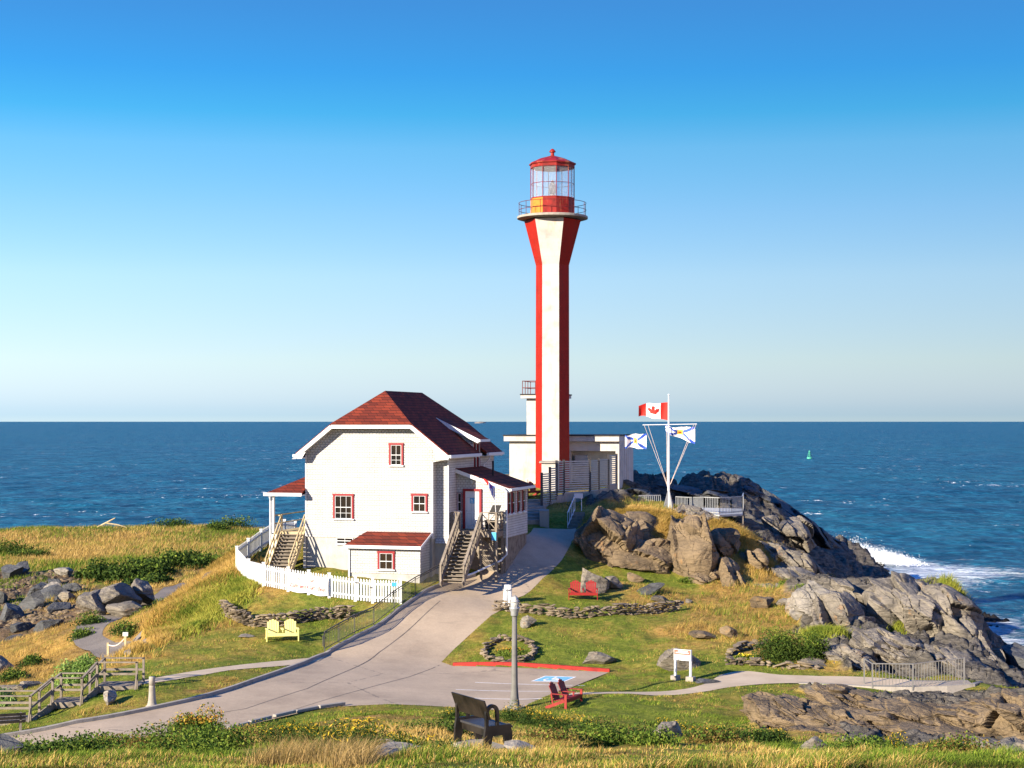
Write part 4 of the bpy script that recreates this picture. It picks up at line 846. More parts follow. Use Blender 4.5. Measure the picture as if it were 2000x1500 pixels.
# ------------------------------------------------------------ picket fence round the house
def gpt(px, Y, dz=0): return on(px, Y, dz)
pf_ = thing('picket_fence', gpt(515, 88.5), 'white picket fence curving round the lawn of the white shingled house', 'fence')
fpts = [gpt(px, Y) for px, _, Y in FP]
for p in fpts:
    MB().bar(p-Vector((0,0,.2)), p+Vector((0,0,1.28)), .15, .15).bar(p+Vector((0,0,1.28)), p+Vector((0,0,1.32)), .19, .19).build('post', M['fence_white'], pf_, world=True)
for i, (a, b_) in enumerate(zip(fpts[:-1], fpts[1:])):
    solid = i < 5; d = b_-a; L = math.hypot(d.x, d.y); n = int(L/(.2 if solid else .15)); mb = MB(); up = Vector((0,0,1))
    g0, g1_ = (.12, .88) if i == 11 else (.1, 1.0)
    for z in (.28, .98): mb.bar(a+up*z, b_+up*z, .045, .1)
    nrm = Vector((d.y, -d.x, 0)).normalized()*.04
    for k in range(1, n):
        p = a.lerp(b_, k/n)+nrm; w_ = .18 if solid else .085; mb.bar(p+up*.06, p+up*1.16, w_, .02, nrm); 
        t = d.normalized()*(w_/2); q = p+up*1.16
        mb.add([q-t-nrm*.25, q+t-nrm*.25, q+up*.06-nrm*.25, q-t+nrm*.25, q+t+nrm*.25, q+up*.06+nrm*.25], [(0,1,2),(5,4,3),(0,3,4,1),(1,4,5,2),(2,5,3,0)])
    o = mb.build('gate' if i == 11 else 'picket_panel', M['fence_white'], pf_, world=True)
    if i == 11:
        h = MB()
        h.bar(a+up*.98+nrm*2, a+up*.98+nrm*2+d.normalized()*.22, .02, .05); h.build('hinge', M['dark_metal'], o, world=True)
        MB().bar(b_+up*.8+nrm*2.5-d.normalized()*.15, b_+up*.8+nrm*2.5, .03, .06).build('latch', M['dark_metal'], o, world=True)
# accessibility notice on the fence
a, b_ = fpts[12], fpts[13]; p = a.lerp(b_, .78)+Vector((.02,-.09,1.0))
o = MB().box(-.16,.16,-.01,.01,-.1,.1).build('fence_notice', M['sign_blue'], None); o.location = p; tag(o, 'tiny blue notice on the right end of the white picket fence', 'sign')
def text_mesh(txt, size, m, name='lettering', shear=0, space=1.0):
    cu = bpy.data.curves.new('txt', 'FONT'); cu.body = txt; cu.size = size; cu.shear = shear; cu.extrude = .003; cu.resolution_u = 2; cu.space_character = space
    cu.align_x = 'CENTER'; t = bpy.data.objects.new('txt', cu); COL.objects.link(t); bpy.context.view_layer.update()
    me = bpy.data.meshes.new_from_object(t); bpy.data.objects.remove(t); me.materials.clear(); me.materials.append(m)
    return me
# banner
a = fpts[8]; b_ = fpts[10]; d = (b_-a); ang = math.atan2(d.y, d.x); L = math.hypot(d.x, d.y)
bn = thing('banner', a.lerp(b_, .5)+Vector((0,-.12,0)), 'white cloth banner with faded red lettering tied to the picket fence', 'banner', ang)
vs = []; fs = []; nx, nz = 40, 12; sl = (b_.z-a.z)/L
for i in range(nx+1):
    for j in range(nz+1):
        x = -L/2+L*i/nx; t = i/nx; sag = (.10*abs(math.sin(t*math.pi*2)))*(1-j/nz)
        vs.append((x, -.05-.03*math.sin(t*19+j*.3)-.02*math.sin(t*7), .13-sag+.93*j/nz+sl*x-.04*math.sin(t*math.pi*2)**2*(j/nz)))
for i in range(nx):
    for j in range(nz): k = i*(nz+1)+j; fs.append((k, k+nz+1, k+nz+2, k+1))
mb = MB(); mb.v = vs; mb.f = fs; cl = mb.build('cloth', M['banner'], bn, smooth=True)
for txt, z, s_, x in (('Café and Gift Shop', .32, .3, 0), ('S       Craft', .72, .22, -.1)):
    me = text_mesh(txt, s_, M['letter_red'], shear=.15)
    lo = bpy.data.objects.new('lettering', me); COL.objects.link(lo); lo.parent = bn; lo.location = (x, -.125, z); lo.rotation_euler = (R(90), math.atan(sl)*-1, 0)
# ------------------------------------------------------------ railing beside the road
RP = [(640,78.2),(668,79.3),(698,80.6),(736,82.3),(776,84.4),(817,86.2),(864,88.6)]
rl = thing('road_railing', gpt(640, 78.2), 'dark metal railing of thin uprights along the left edge of the road', 'railing')
rp_ = [gpt(px-6, Y, .12) for px, Y in RP]; up = Vector((0,0,1))
mb = MB(); mb.tube([rp_[0]+up*.25-(rp_[1]-rp_[0]).normalized()*.12, rp_[0]+up*.75-(rp_[1]-rp_[0]).normalized()*.14, rp_[0]+up*.92]+[p+up*.95 for p in rp_[1:]], .03, 6); mb.tube([p+up*.12 for p in rp_], .02, 5); mb.tube([p+up*.84 for p in rp_], .016, 5); mb.build('rail', M['rail_dark'], rl, world=True)
for p in rp_: MB().bar(p-up*.3, p+up*.93, .05, .05).build('post', M['rail_dark'], rl, world=True)
mb = MB()
for a, b_ in zip(rp_[:-1], rp_[1:]):
    n = int((b_-a).length/.13)
    for k in range(1, n): p = a.lerp(b_, k/n); mb.bar(p+up*.12, p+up*.84, .018, .018)
mb.build('upright', M['rail_dark'], rl, world=True)
# kerbs
def kerb(name, pts, w_, h_, m, label, inset=0, steps=.8):
    base = pts[0]; mb = MB(); q = [Vector((p[0], p[1], float(Hs(p[0], p[1])[0]))) for p in pts]
    vs = []; fs = []
    for i, p in enumerate(q):
        d = q[min(i+1, len(q)-1)]-q[max(i-1, 0)]; d.z = 0; d.normalize(); n = Vector((-d.y, d.x, 0))
        for (o_, z) in ((0,-.15), (0, h_-.015), (.015, h_), (w_, h_), (w_, -.15)): vs.append(p+n*(o_+inset)+Vector((0,0,z)))
    for i in range(len(q)-1):
        for k in range(4): fs.append((i*5+k, i*5+k+1, (i+1)*5+k+1, (i+1)*5+k))
    fs += [(0,1,2,3,4), tuple(len(q)*5-5+k for k in range(5))[::-1]]
    mb.add(vs, fs); return tag(mb.build(name, m, None, loc=tuple(q[0])), kind='structure')
kerb('kerb', Lw[:61], .16, .14, M['concrete'], '')
kr = [Vector(P(884,1300,77.3)), Vector(P(1190,1312,75))]; kr = [tuple(kr[0].lerp(kr[1], t/8)) for t in range(9)]
o = kerb('painted_kerb', kr, .16, .14, M['curb_red'], '', .02); del o['kind']; tag(o, 'bright red painted kerb along the back of the parking bays', 'kerb')
# wheel stops
stops = [(458,1412,60.6),(500,1403,61.8),(548,1394,63.0),(592,1386,64.2),(640,1380,65.0)]
wst = None
for i, (px, py, Y) in enumerate(stops):
    p = gpt(px+8, Y-.2); nx_ = stops[min(i+1, 4)]; pv_ = stops[max(i-1, 0)]; a = gpt(pv_[0], pv_[2]); b_ = gpt(nx_[0], nx_[2]); an = math.atan2(b_.y-a.y, b_.x-a.x)
    lab = ['concrete wheel stop at the lower left end of the row along the road','second wheel stop from the lower left of the row','middle concrete wheel stop of the row at the near road edge','second wheel stop from the right of the row','rightmost concrete wheel stop, nearest the parking bays'][i]
    if wst is None:
        mb = MB(); mb.slab([(-.62,-.09,0), (.62,-.09,0), (.62,.09,0), (-.62,.09,0)], (0,0,.12)); wst = mb.build('wheel_stop', M['concrete'], None, bevel=.02); o = wst
    else: o = wst.copy(); COL.objects.link(o)
    o.location = p+up*.06; o.rotation_euler.z = an; tag(o, lab, 'wheel stop', 'concrete wheel stops along the near road edge')
# parking markings (lie on the road)
def strip(name, a, b_, w_, m, dz=.008, n=10):
    a = Vector(a); b_ = Vector(b_); d = (b_-a).normalized(); s = Vector((-d.y, d.x))*w_/2; vs = []
    for i in range(n+1):
        for sg in (-1, 1):
            p = a.lerp(b_, i/n)+s*sg; vs.append((p.x, p.y, float(Hs(p.x, p.y)[0])+dz))
    fs = [(2*i, 2*i+2, 2*i+3, 2*i+1) for i in range(n)]
    return tag(MB().add(vs, fs).build(name, m, None, loc=vs[0]), kind='structure')
def g2(px, py, z=4.55): Y = (CZ-z)*F/(py-822); return ((px-1000)*Y/F, Y)
strip('parking_line', g2(928,1329), g2(1148,1338), .1, M['stripe_white']); strip('parking_line', g2(890,1345), g2(1110,1352), .1, M['stripe_white']); strip('parking_line', g2(888,1362), g2(1060,1369), .1, M['stripe_white'])
def seam(pts):
    q = [Vector(P(*p)[:2]) for p in pts]
    for a, b_ in zip(q[:-1], q[1:]): strip('road_seam', a, b_, .05, M['asphalt_seam'], .006)
seam([(300,1412,61.8),(480,1372,64.6),(600,1334,69),(740,1272,78.5),(860,1180,86)]); seam([(560,1385,63.9),(700,1338,69),(800,1316,73.5),(858,1297,77.2)])
c4 = [g2(1036,1327), g2(1101,1329), g2(1126,1319), g2(1064,1317)]
def quad(name, q, m, dz, n=6):
    vs = []; fs = []
    for i in range(n+1):
        for j in range(n+1):
            s, t = i/n, j/n; x = (q[0][0]*(1-s)+q[1][0]*s)*(1-t)+(q[3][0]*(1-s)+q[2][0]*s)*t; y = (q[0][1]*(1-s)+q[1][1]*s)*(1-t)+(q[3][1]*(1-s)+q[2][1]*s)*t
            vs.append((x, y, float(Hs(x, y)[0])+dz))
    for i in range(n):
        for j in range(n): k = i*(n+1)+j; fs.append((k, k+n+1, k+n+2, k+1))
    return MB().add(vs, fs).build(name, m, None, loc=vs[0])
o = quad('accessible_bay_mark', c4, M['stripe_white'], .008); tag(o, 'blue and white wheelchair symbol painted on the parking bay', 'road marking')
def bil(s, t): return ((c4[0][0]*(1-s)+c4[1][0]*s)*(1-t)+(c4[3][0]*(1-s)+c4[2][0]*s)*t, (c4[0][1]*(1-s)+c4[1][1]*s)*(1-t)+(c4[3][1]*(1-s)+c4[2][1]*s)*t)
q = quad('blue_field', [bil(.06,.08), bil(.94,.08), bil(.94,.92), bil(.06,.92)], M['stripe_blue'], .012); q.parent = o; q.location = Vector(q.location)-o.location
mb = MB()
def stpt(s, t): x, y = bil(s, t); return Vector((x, y, float(Hs(x, y)[0])+.016))
arc = [stpt(.48+.2*math.cos(R(a)), .36+.22*math.sin(R(a))) for a in range(-220, 60, 20)]
for a, b_ in zip(arc[:-1], arc[1:]): mb.bar(a, b_, .1, .004)
for a, b_ in ((stpt(.45,.72), stpt(.48,.45)), (stpt(.48,.45), stpt(.64,.45)), (stpt(.64,.45), stpt(.72,.22)), (stpt(.46,.6), stpt(.6,.6)), (stpt(.43,.8), stpt(.46,.86))): mb.bar(a, b_, .12, .004)
mb.build('wheelchair_symbol', M['stripe_white'], o, world=True)
# ------------------------------------------------------------ dry-stone walls
def drystone(name, pts, h_, label, seed, dep=.45, cat='wall'):
    r = np.random.default_rng(seed); q = [Vector(p) for p in pts]; V = []; Fs = []; n0 = 0; base, fbase = ICO[2]
    for a, b_ in zip(q[:-1], q[1:]):
        d = b_-a; L = d.length; an = math.atan2(d.y, d.x); rows = max(2, int(h_/.11))
        for k in range(rows):
            x = r.uniform(0, .2)
            while x < L:
                l = r.uniform(.16, .75); hh = h_/rows*r.uniform(.5, .75)
                if r.random() < (.0 if k < rows-1 else .25): x += l; continue
                v = base.copy()
                for _ in range(9):
                    nn = r.normal(size=3); nn /= np.linalg.norm(nn); s = v@nn-r.uniform(.35, .7); v -= np.outer(np.maximum(s, 0), nn)
                v = v/np.abs(v).max(0)*np.array([l/2*1.08, r.uniform(.6, 1)*dep/2, hh])
                c = a+d*((x+l/2)/L); v = v@rotm(r.normal()*.08, r.normal()*.12, an+r.normal()*.12).T+np.array([c.x, c.y, c.z+h_*(k+.5)/rows]); 
                V.append(v); Fs.append(fbase+n0); n0 += len(v); x += l*.93
    return tag(np_mesh(name, np.concatenate(V), np.concatenate(Fs), M['stone_wall'], loc=tuple(q[0])), label, cat)
def gl(lst, dz=-.12): return [gpt(px, Y, dz) for px, Y in lst]
drystone('dry_stone_wall', gl([(958,85.0),(1010,84.8),(1070,84.4),(1140,84.3),(1200,85),(1260,86),(1322,87.2)]), .72, 'low dry stone retaining wall in front of the red twin chair on the right lawn', 21)
drystone('dry_stone_wall', gl([(433,86.5),(452,85),(480,83.3),(520,82.7),(560,82.9),(610,83.7),(650,84.2),(684,84.4)]), .78, 'low dry stone wall behind the yellow twin chair on the left lawn', 22, .6)
rg = [gpt(995+50*math.cos(t), 78.6+1.6*math.sin(t), -.05) for t in np.linspace(0, 2*math.pi, 11)]
drystone('flower_bed_ring', rg, .34, 'ring of piled stones round a small flower bed behind the lamp post', 23, .4, 'flower bed')
drystone('stone_edging', gl([(1412,74.6),(1450,74.3),(1500,74.2)], -.05), .4, 'flat stones edging the flower bed beside the footpath', 24, .5, 'flower bed')
drystone('stone_edging', gl([(1420,76.0),(1450,77.5),(1490,78)], -.05), .45, 'pile of flat stones behind the yellow flower bed', 25, .5, 'flower bed')
drystone('stone_edging', gl([(1505,74.0),(1550,73.6),(1600,73.4)], -.05), .38, 'pale boulders edging the path under the dark green rose bush', 26, .5, 'flower bed')
# ------------------------------------------------------------ lamp post
lp_ = thing('lamp_post', gpt(1005, 65), 'tall tapered concrete lamp post with a caged glass lantern at the parking area', 'lamp post')
mb = MB(); mb.lathe([(.40,-.2),(.40,.03),(.32,.1),(.2,.28),(.165,.5),(.13,1.0),(.11,2.5),(.095,3.75)], 10); mb.build('column', M['lamp_grey'], lp_, smooth=True)
mb = MB(); mb.lathe([(.13,3.75),(.15,3.78),(.15,3.9),(.2,4.02),(.21,4.06),(.21,4.1)], 16); mb.build('lamp_collar', M['galv'], lp_, smooth=True)
mb = MB(); mb.lathe([(.15,4.1),(.155,4.3),(.14,4.42),(.09,4.5),(.01,4.53)], 16); mb.build('glass_globe', M['globe'], lp_, smooth=True)
mb = MB()
for k in range(4):
    t = k*math.pi/2+.4; c, s = math.cos(t), math.sin(t); mb.tube([(.18*c,.18*s,4.1),(.18*c,.18*s,4.34),(.12*c,.12*s,4.5),(0,0,4.58)], .012, 5)
mb.tube([(.182*math.cos(R(a)), .182*math.sin(R(a)), 4.32) for a in range(0, 361, 24)], .012, 5); mb.build('lamp_cage', M['galv'], lp_)
# bollard light left
o = thing('bollard', gpt(297, 64.9), 'short concrete bollard with a flared foot on the grass beside the boardwalk stair', 'bollard')
mb = MB(); mb.lathe([(.26,-.15),(.26,.03),(.2,.08),(.16,.22),(.135,.5),(.12,.82),(.12,.86)], 12); mb.build('foot', M['concrete'], o, smooth=True)
mb = MB(); mb.lathe([(.125,.86),(.125,1.18),(.12,1.2)], 12); mb.build('head', M['concrete'], o, smooth=True)
# white bundle of posts by the road
o = thing('mooring_posts', gpt(991, 86.3), 'bundle of leaning white timber posts bound with a band at the road edge', 'posts')
for i, (x, y, lx, ly) in enumerate(((-.15,-.08,.1,.03), (.15,-.1,-.04,.04), (.0,.14,0,-.08))):
    mb = MB(); mb.tube([(x, y, -.15), (x+lx, y+ly, 1.12)], [.12,.11], 8); mb.build('timber_post', M['fence_white'], o)
mb = MB(); mb.lathe([(.25,.84),(.25,.9)], 10); mb.build('band', M['galv'], o)
# ------------------------------------------------------------ twin adirondack seats
def twin_seat(name, m, loc, rz, label):
    t = thing(name, loc, label, 'garden seat', rz, None)
    for s in (-1, 1):
        mb = MB()
        for k in range(5):
            x = s*.42+(k-2)*.105; h = .74-.045*abs(k-2)**1.5; mb.bar((x, .16, .3), (x+(k-2)*.012, .16+h*.38, .3+h*.93), .095, .022, (0,-.93,.38))
        mb.bar((s*.42-.26,.215,.42), (s*.42+.26,.215,.42), .03, .05); mb.bar((s*.42-.27,.39,.85), (s*.42+.27,.39,.85), .03, .05)
        mb.build('backrest', m, t)
    mb = MB()
    for k in range(5): y = -.36+k*.115; z = .37-.02*k; mb.box(-.72, .72, y, y+.1, z, z+.022)
    mb.build('seat', m, t)
    mb = MB().box(-.74, .74, -.4, -.375, .25, .38); mb.build('front_apron', m, t)
    for x in (-.74, 0, .74):
        mb = MB(); mb.box(x-.06, x+.06, -.44, .28, .56, .585); mb.bar((x,-.36,.44), (x,-.36,.56), .05, .06) if x == 0 else None; mb.build('armrest', m, t)
    for x in (-.76, .76):
        MB().box(x-.022, x+.022, -.41, -.31, 0, .56).build('leg', m, t)
        MB().bar((x,-.3,.33), (x,.5,.0), .03, .12).build('leg', m, t); MB().bar((x,.2,.2),(x,.26,.56),.03,.06).build('arm_support', m, t)
    return t
twin_seat('twin_seat', M['yellow'], gpt(551, 79.6), R(12), 'yellow double Adirondack seat in front of the left dry stone wall')
twin_seat('twin_seat', M['chair_red'], gpt(1139, 88.0), R(-3), 'red double Adirondack seat facing the road in front of a grey boulder')
twin_seat('twin_seat', M['chair_red'], gpt(1104, 64.8, .02), R(64), 'red double Adirondack seat seen from behind beside the lamp post')
twin_seat('twin_seat', M['chair_red'], gpt(1037, 108.5), R(50), 'small red double seat by the foot of the lighthouse')
# ------------------------------------------------------------ black bench in the foreground
bx, by = gpt(941, 32.0).x, 32.0; bz = gpt(941, 32.0).z+.0
bch = thing('park_bench', (bx, by, bz+.1), 'dark stained board bench with arched side panels facing away on the near slope', 'bench', R(122))
bm_ = M['black_bench']
def side_poly():
    o_ = [(-.40,0),(-.36,.42),(-.36,.44),(-.02,.46),(.02,.62)]      # (y, z): front is -y
    return o_
for x in (-.56, .56):
    mb = MB()
    def pb_(y0, y1, z0, z1, y2=None, y3=None):
        y2 = y0 if y2 is None else y2; y3 = y1 if y3 is None else y3
        mb.slab([(x-.03, y0, z0), (x-.03, y1, z0), (x-.03, y3, z1), (x-.03, y2, z1)], (.06,0,0))
    pb_(-.33,-.2,0,.3,-.34,-.14); pb_(.16,.3,0,.3,.1,.29); pb_(-.34,.29,.3,.5,-.3,.26)
    arcp = [(.26,.5)]+[(.11+.15*math.cos(R(a)), .74+.17*math.sin(R(a))) for a in range(0, 181, 15)]+[(-.04,.5)]
    inn = [(.2,.5)]+[(.11+.085*math.cos(R(a)), .73+.11*math.sin(R(a))) for a in range(0, 181, 15)]+[(.02,.5)]
    for k in range(len(arcp)-1): mb.slab([(x-.03,)+arcp[k], (x-.03,)+arcp[k+1], (x-.03,)+inn[k+1], (x-.03,)+inn[k]], (.06,0,0))
    mb.build('side_panel', bm_, bch)
MB().slab([(-.62,.16,.62), (.62,.16,.62), (.62,.3,1.0), (-.62,.3,1.0)], (0,.035,0)).build('backrest', bm_, bch)
MB().box(-.53,.53,-.38,.18,.41,.45).build('seat', M['dark_metal'], bch); MB().box(-.53,.53,.1,.14,.27,.41).build('stretcher_board', bm_, bch)
MB().box(-.62,.62,-.36,.34,-.12,.02).build('base_slab', M['concrete'], bch)
# ------------------------------------------------------------ information board
sg = thing('information_board', gpt(1334, 71.2), 'two-legged information board with a red header standing by the footpath', 'sign', R(-30))
for x in (-.36, .36):
    MB().box(x-.045, x+.045, -.045, .045, 0, 1.35).build('post', M['fence_white'], sg); MB().box(x-.17, x+.17, -.15, .15, -.2, .2).build('footing', M['concrete'], sg)
MB().box(-.405, .405, -.075, -.047, .88, 1.36).build('panel', M['trim_white'], sg)
MB().box(-.385, .385, -.083, -.077, 1.13, 1.34).build('header', M['faded_red'], sg)
mb = MB()
for k, (x0, x1, z) in enumerate(((-.2,.25,1.27),(-.3,.3,1.2),(-.33,.2,1.06),(-.3,.33,1.0),(-.33,.1,.94))): 
    if k < 2: mb.box(x0, x1, -.088, -.084, z, z+.03)
mb.build('header_lettering', M['flag_white'], sg)
mb = MB()
for x0, x1, z in ((-.33,.2,1.06),(-.3,.33,1.0),(-.33,.1,.94)): mb.box(x0, x1, -.08, -.076, z, z+.018)
mb.build('small_lettering', M['dark_metal'], sg)
# ------------------------------------------------------------ flagpole and flags
fpx, fpy, fpz = P(1306, 990, 105); fz = g1(fpx, fpy); fz = min(fz, 10.55)
fl = thing('flagpole', (fpx, fpy, fz), 'white flagpole with a crossarm and stays on a finned steel base', 'flagpole')
top = CZ+50*105/F-fz
mb = MB(); mb.tube([(0,0,0),(0,0,top*.55),(0,0,top)], [.075,.065,.035], 8); mb.lathe([(.02,top),(.07,top+.05),(.02,top+.12)], 8); mb.build('mast', M['fence_white'], fl)
ya = CZ-(829-822)*105/F-fz; xl = (1254-1305)*105/F; xr = (1360-1305)*105/F
mb = MB(); mb.tube([(xl,0,ya), (xr,0,ya+.06)], .03, 6); mb.build('crossarm', M['fence_white'], fl)
mb = MB(); mb.tube([(xl+.1,0,ya), (-.1,0,1.5)], .012, 4); mb.tube([(xl+.35,0,ya), (-.08,0,1.5)], .012, 4); mb.tube([(xr-.06,0,ya), (.1,0,1.5)], .012, 4); mb.tube([(xr-.2,0,ya), (.08,0,1.5)], .012, 4); mb.tube([(-.14,0,ya),(-.1,0,1.4)], .012, 4); mb.build('halyard', M['rope'], fl)
for k in range(4):
    t = k*math.pi/2+.5; c, s = math.cos(t), math.sin(t); mb = MB(); mb.slab([(0,0,0), (.42*c,.42*s,0), (.42*c,.42*s,.05), (.07*c,.07*s,1.15), (0,0,1.15)], (-.03*s,.03*c,0)); mb.build('base_fin', M['galv'], fl)
MB().box(-.5,.5,-.5,.5,-.6,.0).build('plinth', M['concrete'], fl)
def flag(name, w_, h_, fn, mats, loc, label, dirx=-1, droop=.35, seed=0, dy=.25, sk=0):
    f = thing(name, loc, label, 'flag'); nx, nz = 72, 44; vs = []; fs = []; mi = []
    for i in range(nx+1):
        t = i/nx
        for j in range(nz+1):
            q = j/nz; wv = math.sin(t*9+seed+q*1.8)*.13*min(1, t*3)+math.sin(t*17+seed*2-q*2)*.05*t
            vs.append((dirx*w_*(t*.93-.02*math.sin(t*12+seed)), wv+dy*t*w_, -h_+h_*q*(1-.12*t)-droop*(t**1.4)*w_*.3+.08*math.sin(t*10+seed+q)*t+sk*t*(1-q)*h_))
    for i in range(nx):
        for j in range(nz): k = i*(nz+1)+j; fs.append((k, k+nz+1, k+nz+2, k+1)); mi.append(fn((i+.5)/nx, (j+.5)/nz))
    mb = MB(); mb.v = vs; mb.f = fs; mb.m = mi; mb.build('cloth', mats, f, smooth=True); return f
leaf = [(0,1),(.18,.66),(.36,.75),(.27,.28),(.33,.25),(.55,.5),(.62,.34),(.88,.4),(.8,.15),(.92,.08),(.52,-.28),(.56,-.42),(.05,-.36),(.06,-.85),(0,-.85)]
leaf = leaf+[(-x, y) for x, y in leaf[::-1]]
def pin(x, y, poly):
    c = False
    for i in range(len(poly)):
        (x1, y1), (x2, y2) = poly[i], poly[(i+1) % len(poly)]
        if (y1 > y) != (y2 > y) and x < (x2-x1)*(y-y1)/(y2-y1)+x1: c = not c
    return c
def canada(u, v):
    if u < .25 or u > .75: return 0
    return 0 if pin((u-.5)*2/.5, (v-.48)/.46, leaf) else 1
def saltire(u, v):
    dx, dy = (u-.5)*1.5, v-.5
    if abs(dx) < .13 and -.2 < dy < .2: return 2 if (abs(dx)+abs(dy+.02)) > .1 else 3
    return 1 if abs(abs(dx)/1.5*1.0-abs(dy)) < .11 else 0
h0 = Vector((fpx, fpy, fz))
flag('national_flag', 1.95, 1.15, canada, [M['flag_red'], M['flag_white']], h0+Vector((-.06,0,top-.42)), 'red and white maple leaf flag flying at the top of the pole', -1, .0, 0, .25, .25)
sm = [M['flag_white'], M['flag_blue'], M['flag_yellow'], M['flag_red']]
flag('provincial_flag', 1.45, 1.0, saltire, sm, h0+Vector((xl+.22,0,ya-.55)), 'white flag with blue saltire and yellow shield at the left end of the crossarm', -1, -.05, 1.5, .2, .1)
flag('provincial_flag', 2.0, 1.1, saltire, sm, h0+Vector((xr-.12,0,ya-.12)), 'crumpled white flag with blue saltire at the right end of the crossarm', -1, -.25, 3.1, .2, .55)
# ------------------------------------------------------------ viewing platform railing
vp = thing('viewing_platform', P(1400, 1004, 105), 'viewing platform with grey slatted railings on the rocks behind the flagpole', 'platform')
PZ = CZ-187*106/F-.02
def vpt(px, Y, dz=0): return Vector(((px-1000)*Y/F, Y, PZ+dz))
poly = [vpt(1262,109.5), vpt(1340,107.5), vpt(1372,105.5), vpt(1405,104.5), vpt(1450,106), vpt(1452,112), vpt(1360,113.5), vpt(1262,113)]
MB().slab([tuple(p+up*.25) for p in poly], (0,0,-.12)).build('deck', M['deck_blue'], vp, world=True)
mb = MB(); rs = [vpt(1250,109.5,.3), vpt(1272,109.5,.3)]; runs = [[vpt(1248,108.5,.25), vpt(1290,109,.25)], [vpt(1320,108,.2), vpt(1345,107,.2), vpt(1375,105.2,.3), vpt(1405,104.3,.3), vpt(1428,105,.3), vpt(1450,106,.3)], [vpt(1450,106,.3), vpt(1452,111,.3)]]
for run in runs:
    for a, b_ in zip(run[:-1], run[1:]):
        mb = MB(); mb.bar(a+up*1.05, b_+up*1.05, .08, .05); mb.bar(a+up*.1, b_+up*.1, .05, .05); n = max(2, int((b_-a).length/.13))
        for k in range(n+1): p = a.lerp(b_, k/n); mb.bar(p+up*.02, p+up*1.05, .035, .035)
        mb.build('railing_panel', M['galv'], vp, world=True)
mb = MB()
for p in poly: mb.bar(p-up*2.0, p+up*.12, .12, .12)
mb.build('support_posts', M['wood'], vp, world=True)
# ------------------------------------------------------------ path end retaining wall and railing
rw = thing('retaining_wall', P(1800, 1340, 69), 'pale concrete retaining wall carrying the right end of the footpath', 'wall')
wl_ = [P(1560,1334,70.2), P(1620,1336,70), P(1700,1341,69.5), P(1780,1342,69.3), P(1850,1340,69.4), P(1904,1336,69.8), P(1920,1331,71)]
mb = MB()
for a, b_ in zip(wl_[:-1], wl_[1:]):
    a = Vector(a); b_ = Vector(b_); d = Vector(((b_-a).y, -(b_-a).x, 0)).normalized()
    mb.slab([a+up*.03, b_+up*.03, b_+up*.03-d*.2, a+up*.03-d*.2], (0,0,-2.4))
    mb.add([a+up*.0, b_+up*.0, b_+d*.35-up*2.3, a+d*.35-up*2.3, a-up*2.3, b_-up*2.3], [(0,1,2,3),(0,3,4),(1,5,2)])
mb.build('wall_face', M['concrete'], rw, world=True)  # darker concrete tone stands in for shade on this face
rr = thing('path_railing', P(1800, 1340, 69.3), 'grey metal railing at the right end of the footpath beside the rocks', 'railing')
q = [Vector(P(1704,1342,69.5)), Vector(P(1783,1343,69.3)), Vector(P(1883,1331,69.9))]; q = [q[0], q[1], q[2]]
for a, b_ in zip(q[:-1], q[1:]):
    mb = MB(); mb.bar(a+up*1.02, b_+up*1.02, .04, .04); mb.bar(a+up*.1, b_+up*.1, .03, .03); n = int((b_-a).length/.13)
    for k in range(1, n): p = a.lerp(b_, k/n); mb.bar(p+up*.1, p+up*1.02, .022, .022)
    mb.build('railing_panel', M['grey_metal'], rr, world=True)
for p in q+[Vector(P(1688,1332,70.5))]: MB().bar(p-up*.1, p+up*1.04, .055, .055).build('post', M['grey_metal'], rr, world=True)
MB().bar(Vector(P(1688,1332,70.5))+up*1.02, q[0]+up*1.02, .04, .04).build('top_rail', M['grey_metal'], rr, world=True)
# ------------------------------------------------------------ boardwalk stair at the left
bw = thing('boardwalk_stair', gpt(180, 67), 'weathered boardwalk with two short stair flights and handrails on the left slope', 'boardwalk')
def lz(py, Y): return CZ-(py-822)*Y/F
lv = [(270,187, lz(1336,68)), (163,100, lz(1368,66.5)), (62,-30, lz(1405,65))]
YF = {0: 67.6, 1: 66.2, 2: 64.8}; WD = 1.25
def X_(px, Y): return (px-1000)*Y/F
def bpost(mb, x, y, z, h=1.0, brace=0): mb.bar((x, y, z-.3), (x, y, z+h), .09, .09)
land = []
for i, (pa, pb2, z) in enumerate(lv):
    Y = YF[i]; x1, x0 = X_(pa, Y), X_(pb2, Y); land.append((x0, x1, Y, z))
    mb = MB()
    n = int((x1-x0)/.16)
    for k in range(n): mb.box(x0+(x1-x0)*k/n+.008, x0+(x1-x0)*(k+1)/n-.008, Y, Y+WD, z-.04, z)
    mb.box(x0, x1, Y-.04, Y, z-.26, z-.0); mb.box(x0, x1, Y+WD, Y+WD+.04, z-.26, z); mb.build('landing', M['wood'], bw, world=True)
    mb = MB()
    for x in (x0+.1, x1-.1): mb.bar((x, Y+.1, z-1.6), (x, Y+.1, z-.04), .1, .1)
    mb.build('support', M['wood'], bw, world=True)
    xs = [x0+.06, x1-.06]+([(x0+x1)/2] if x1-x0 > 1.9 else [])
    for yy in (Y, Y+WD):
        mb = MB(); mb.bar((x0, yy, z+.98), (x1, yy, z+.98), .09, .05); mb.bar((x0, yy, z+.5), (x1, yy, z+.5), .04, .09); mb.build('handrail', M['wood'], bw, world=True)
        for x in xs: mb = MB(); bpost(mb, x, yy, z); (mb.bar((x, yy-.3, z-.12), (x, yy-.04, z+.5), .05, .07) if yy == Y else None); mb.build('post', M['wood'], bw, world=True)
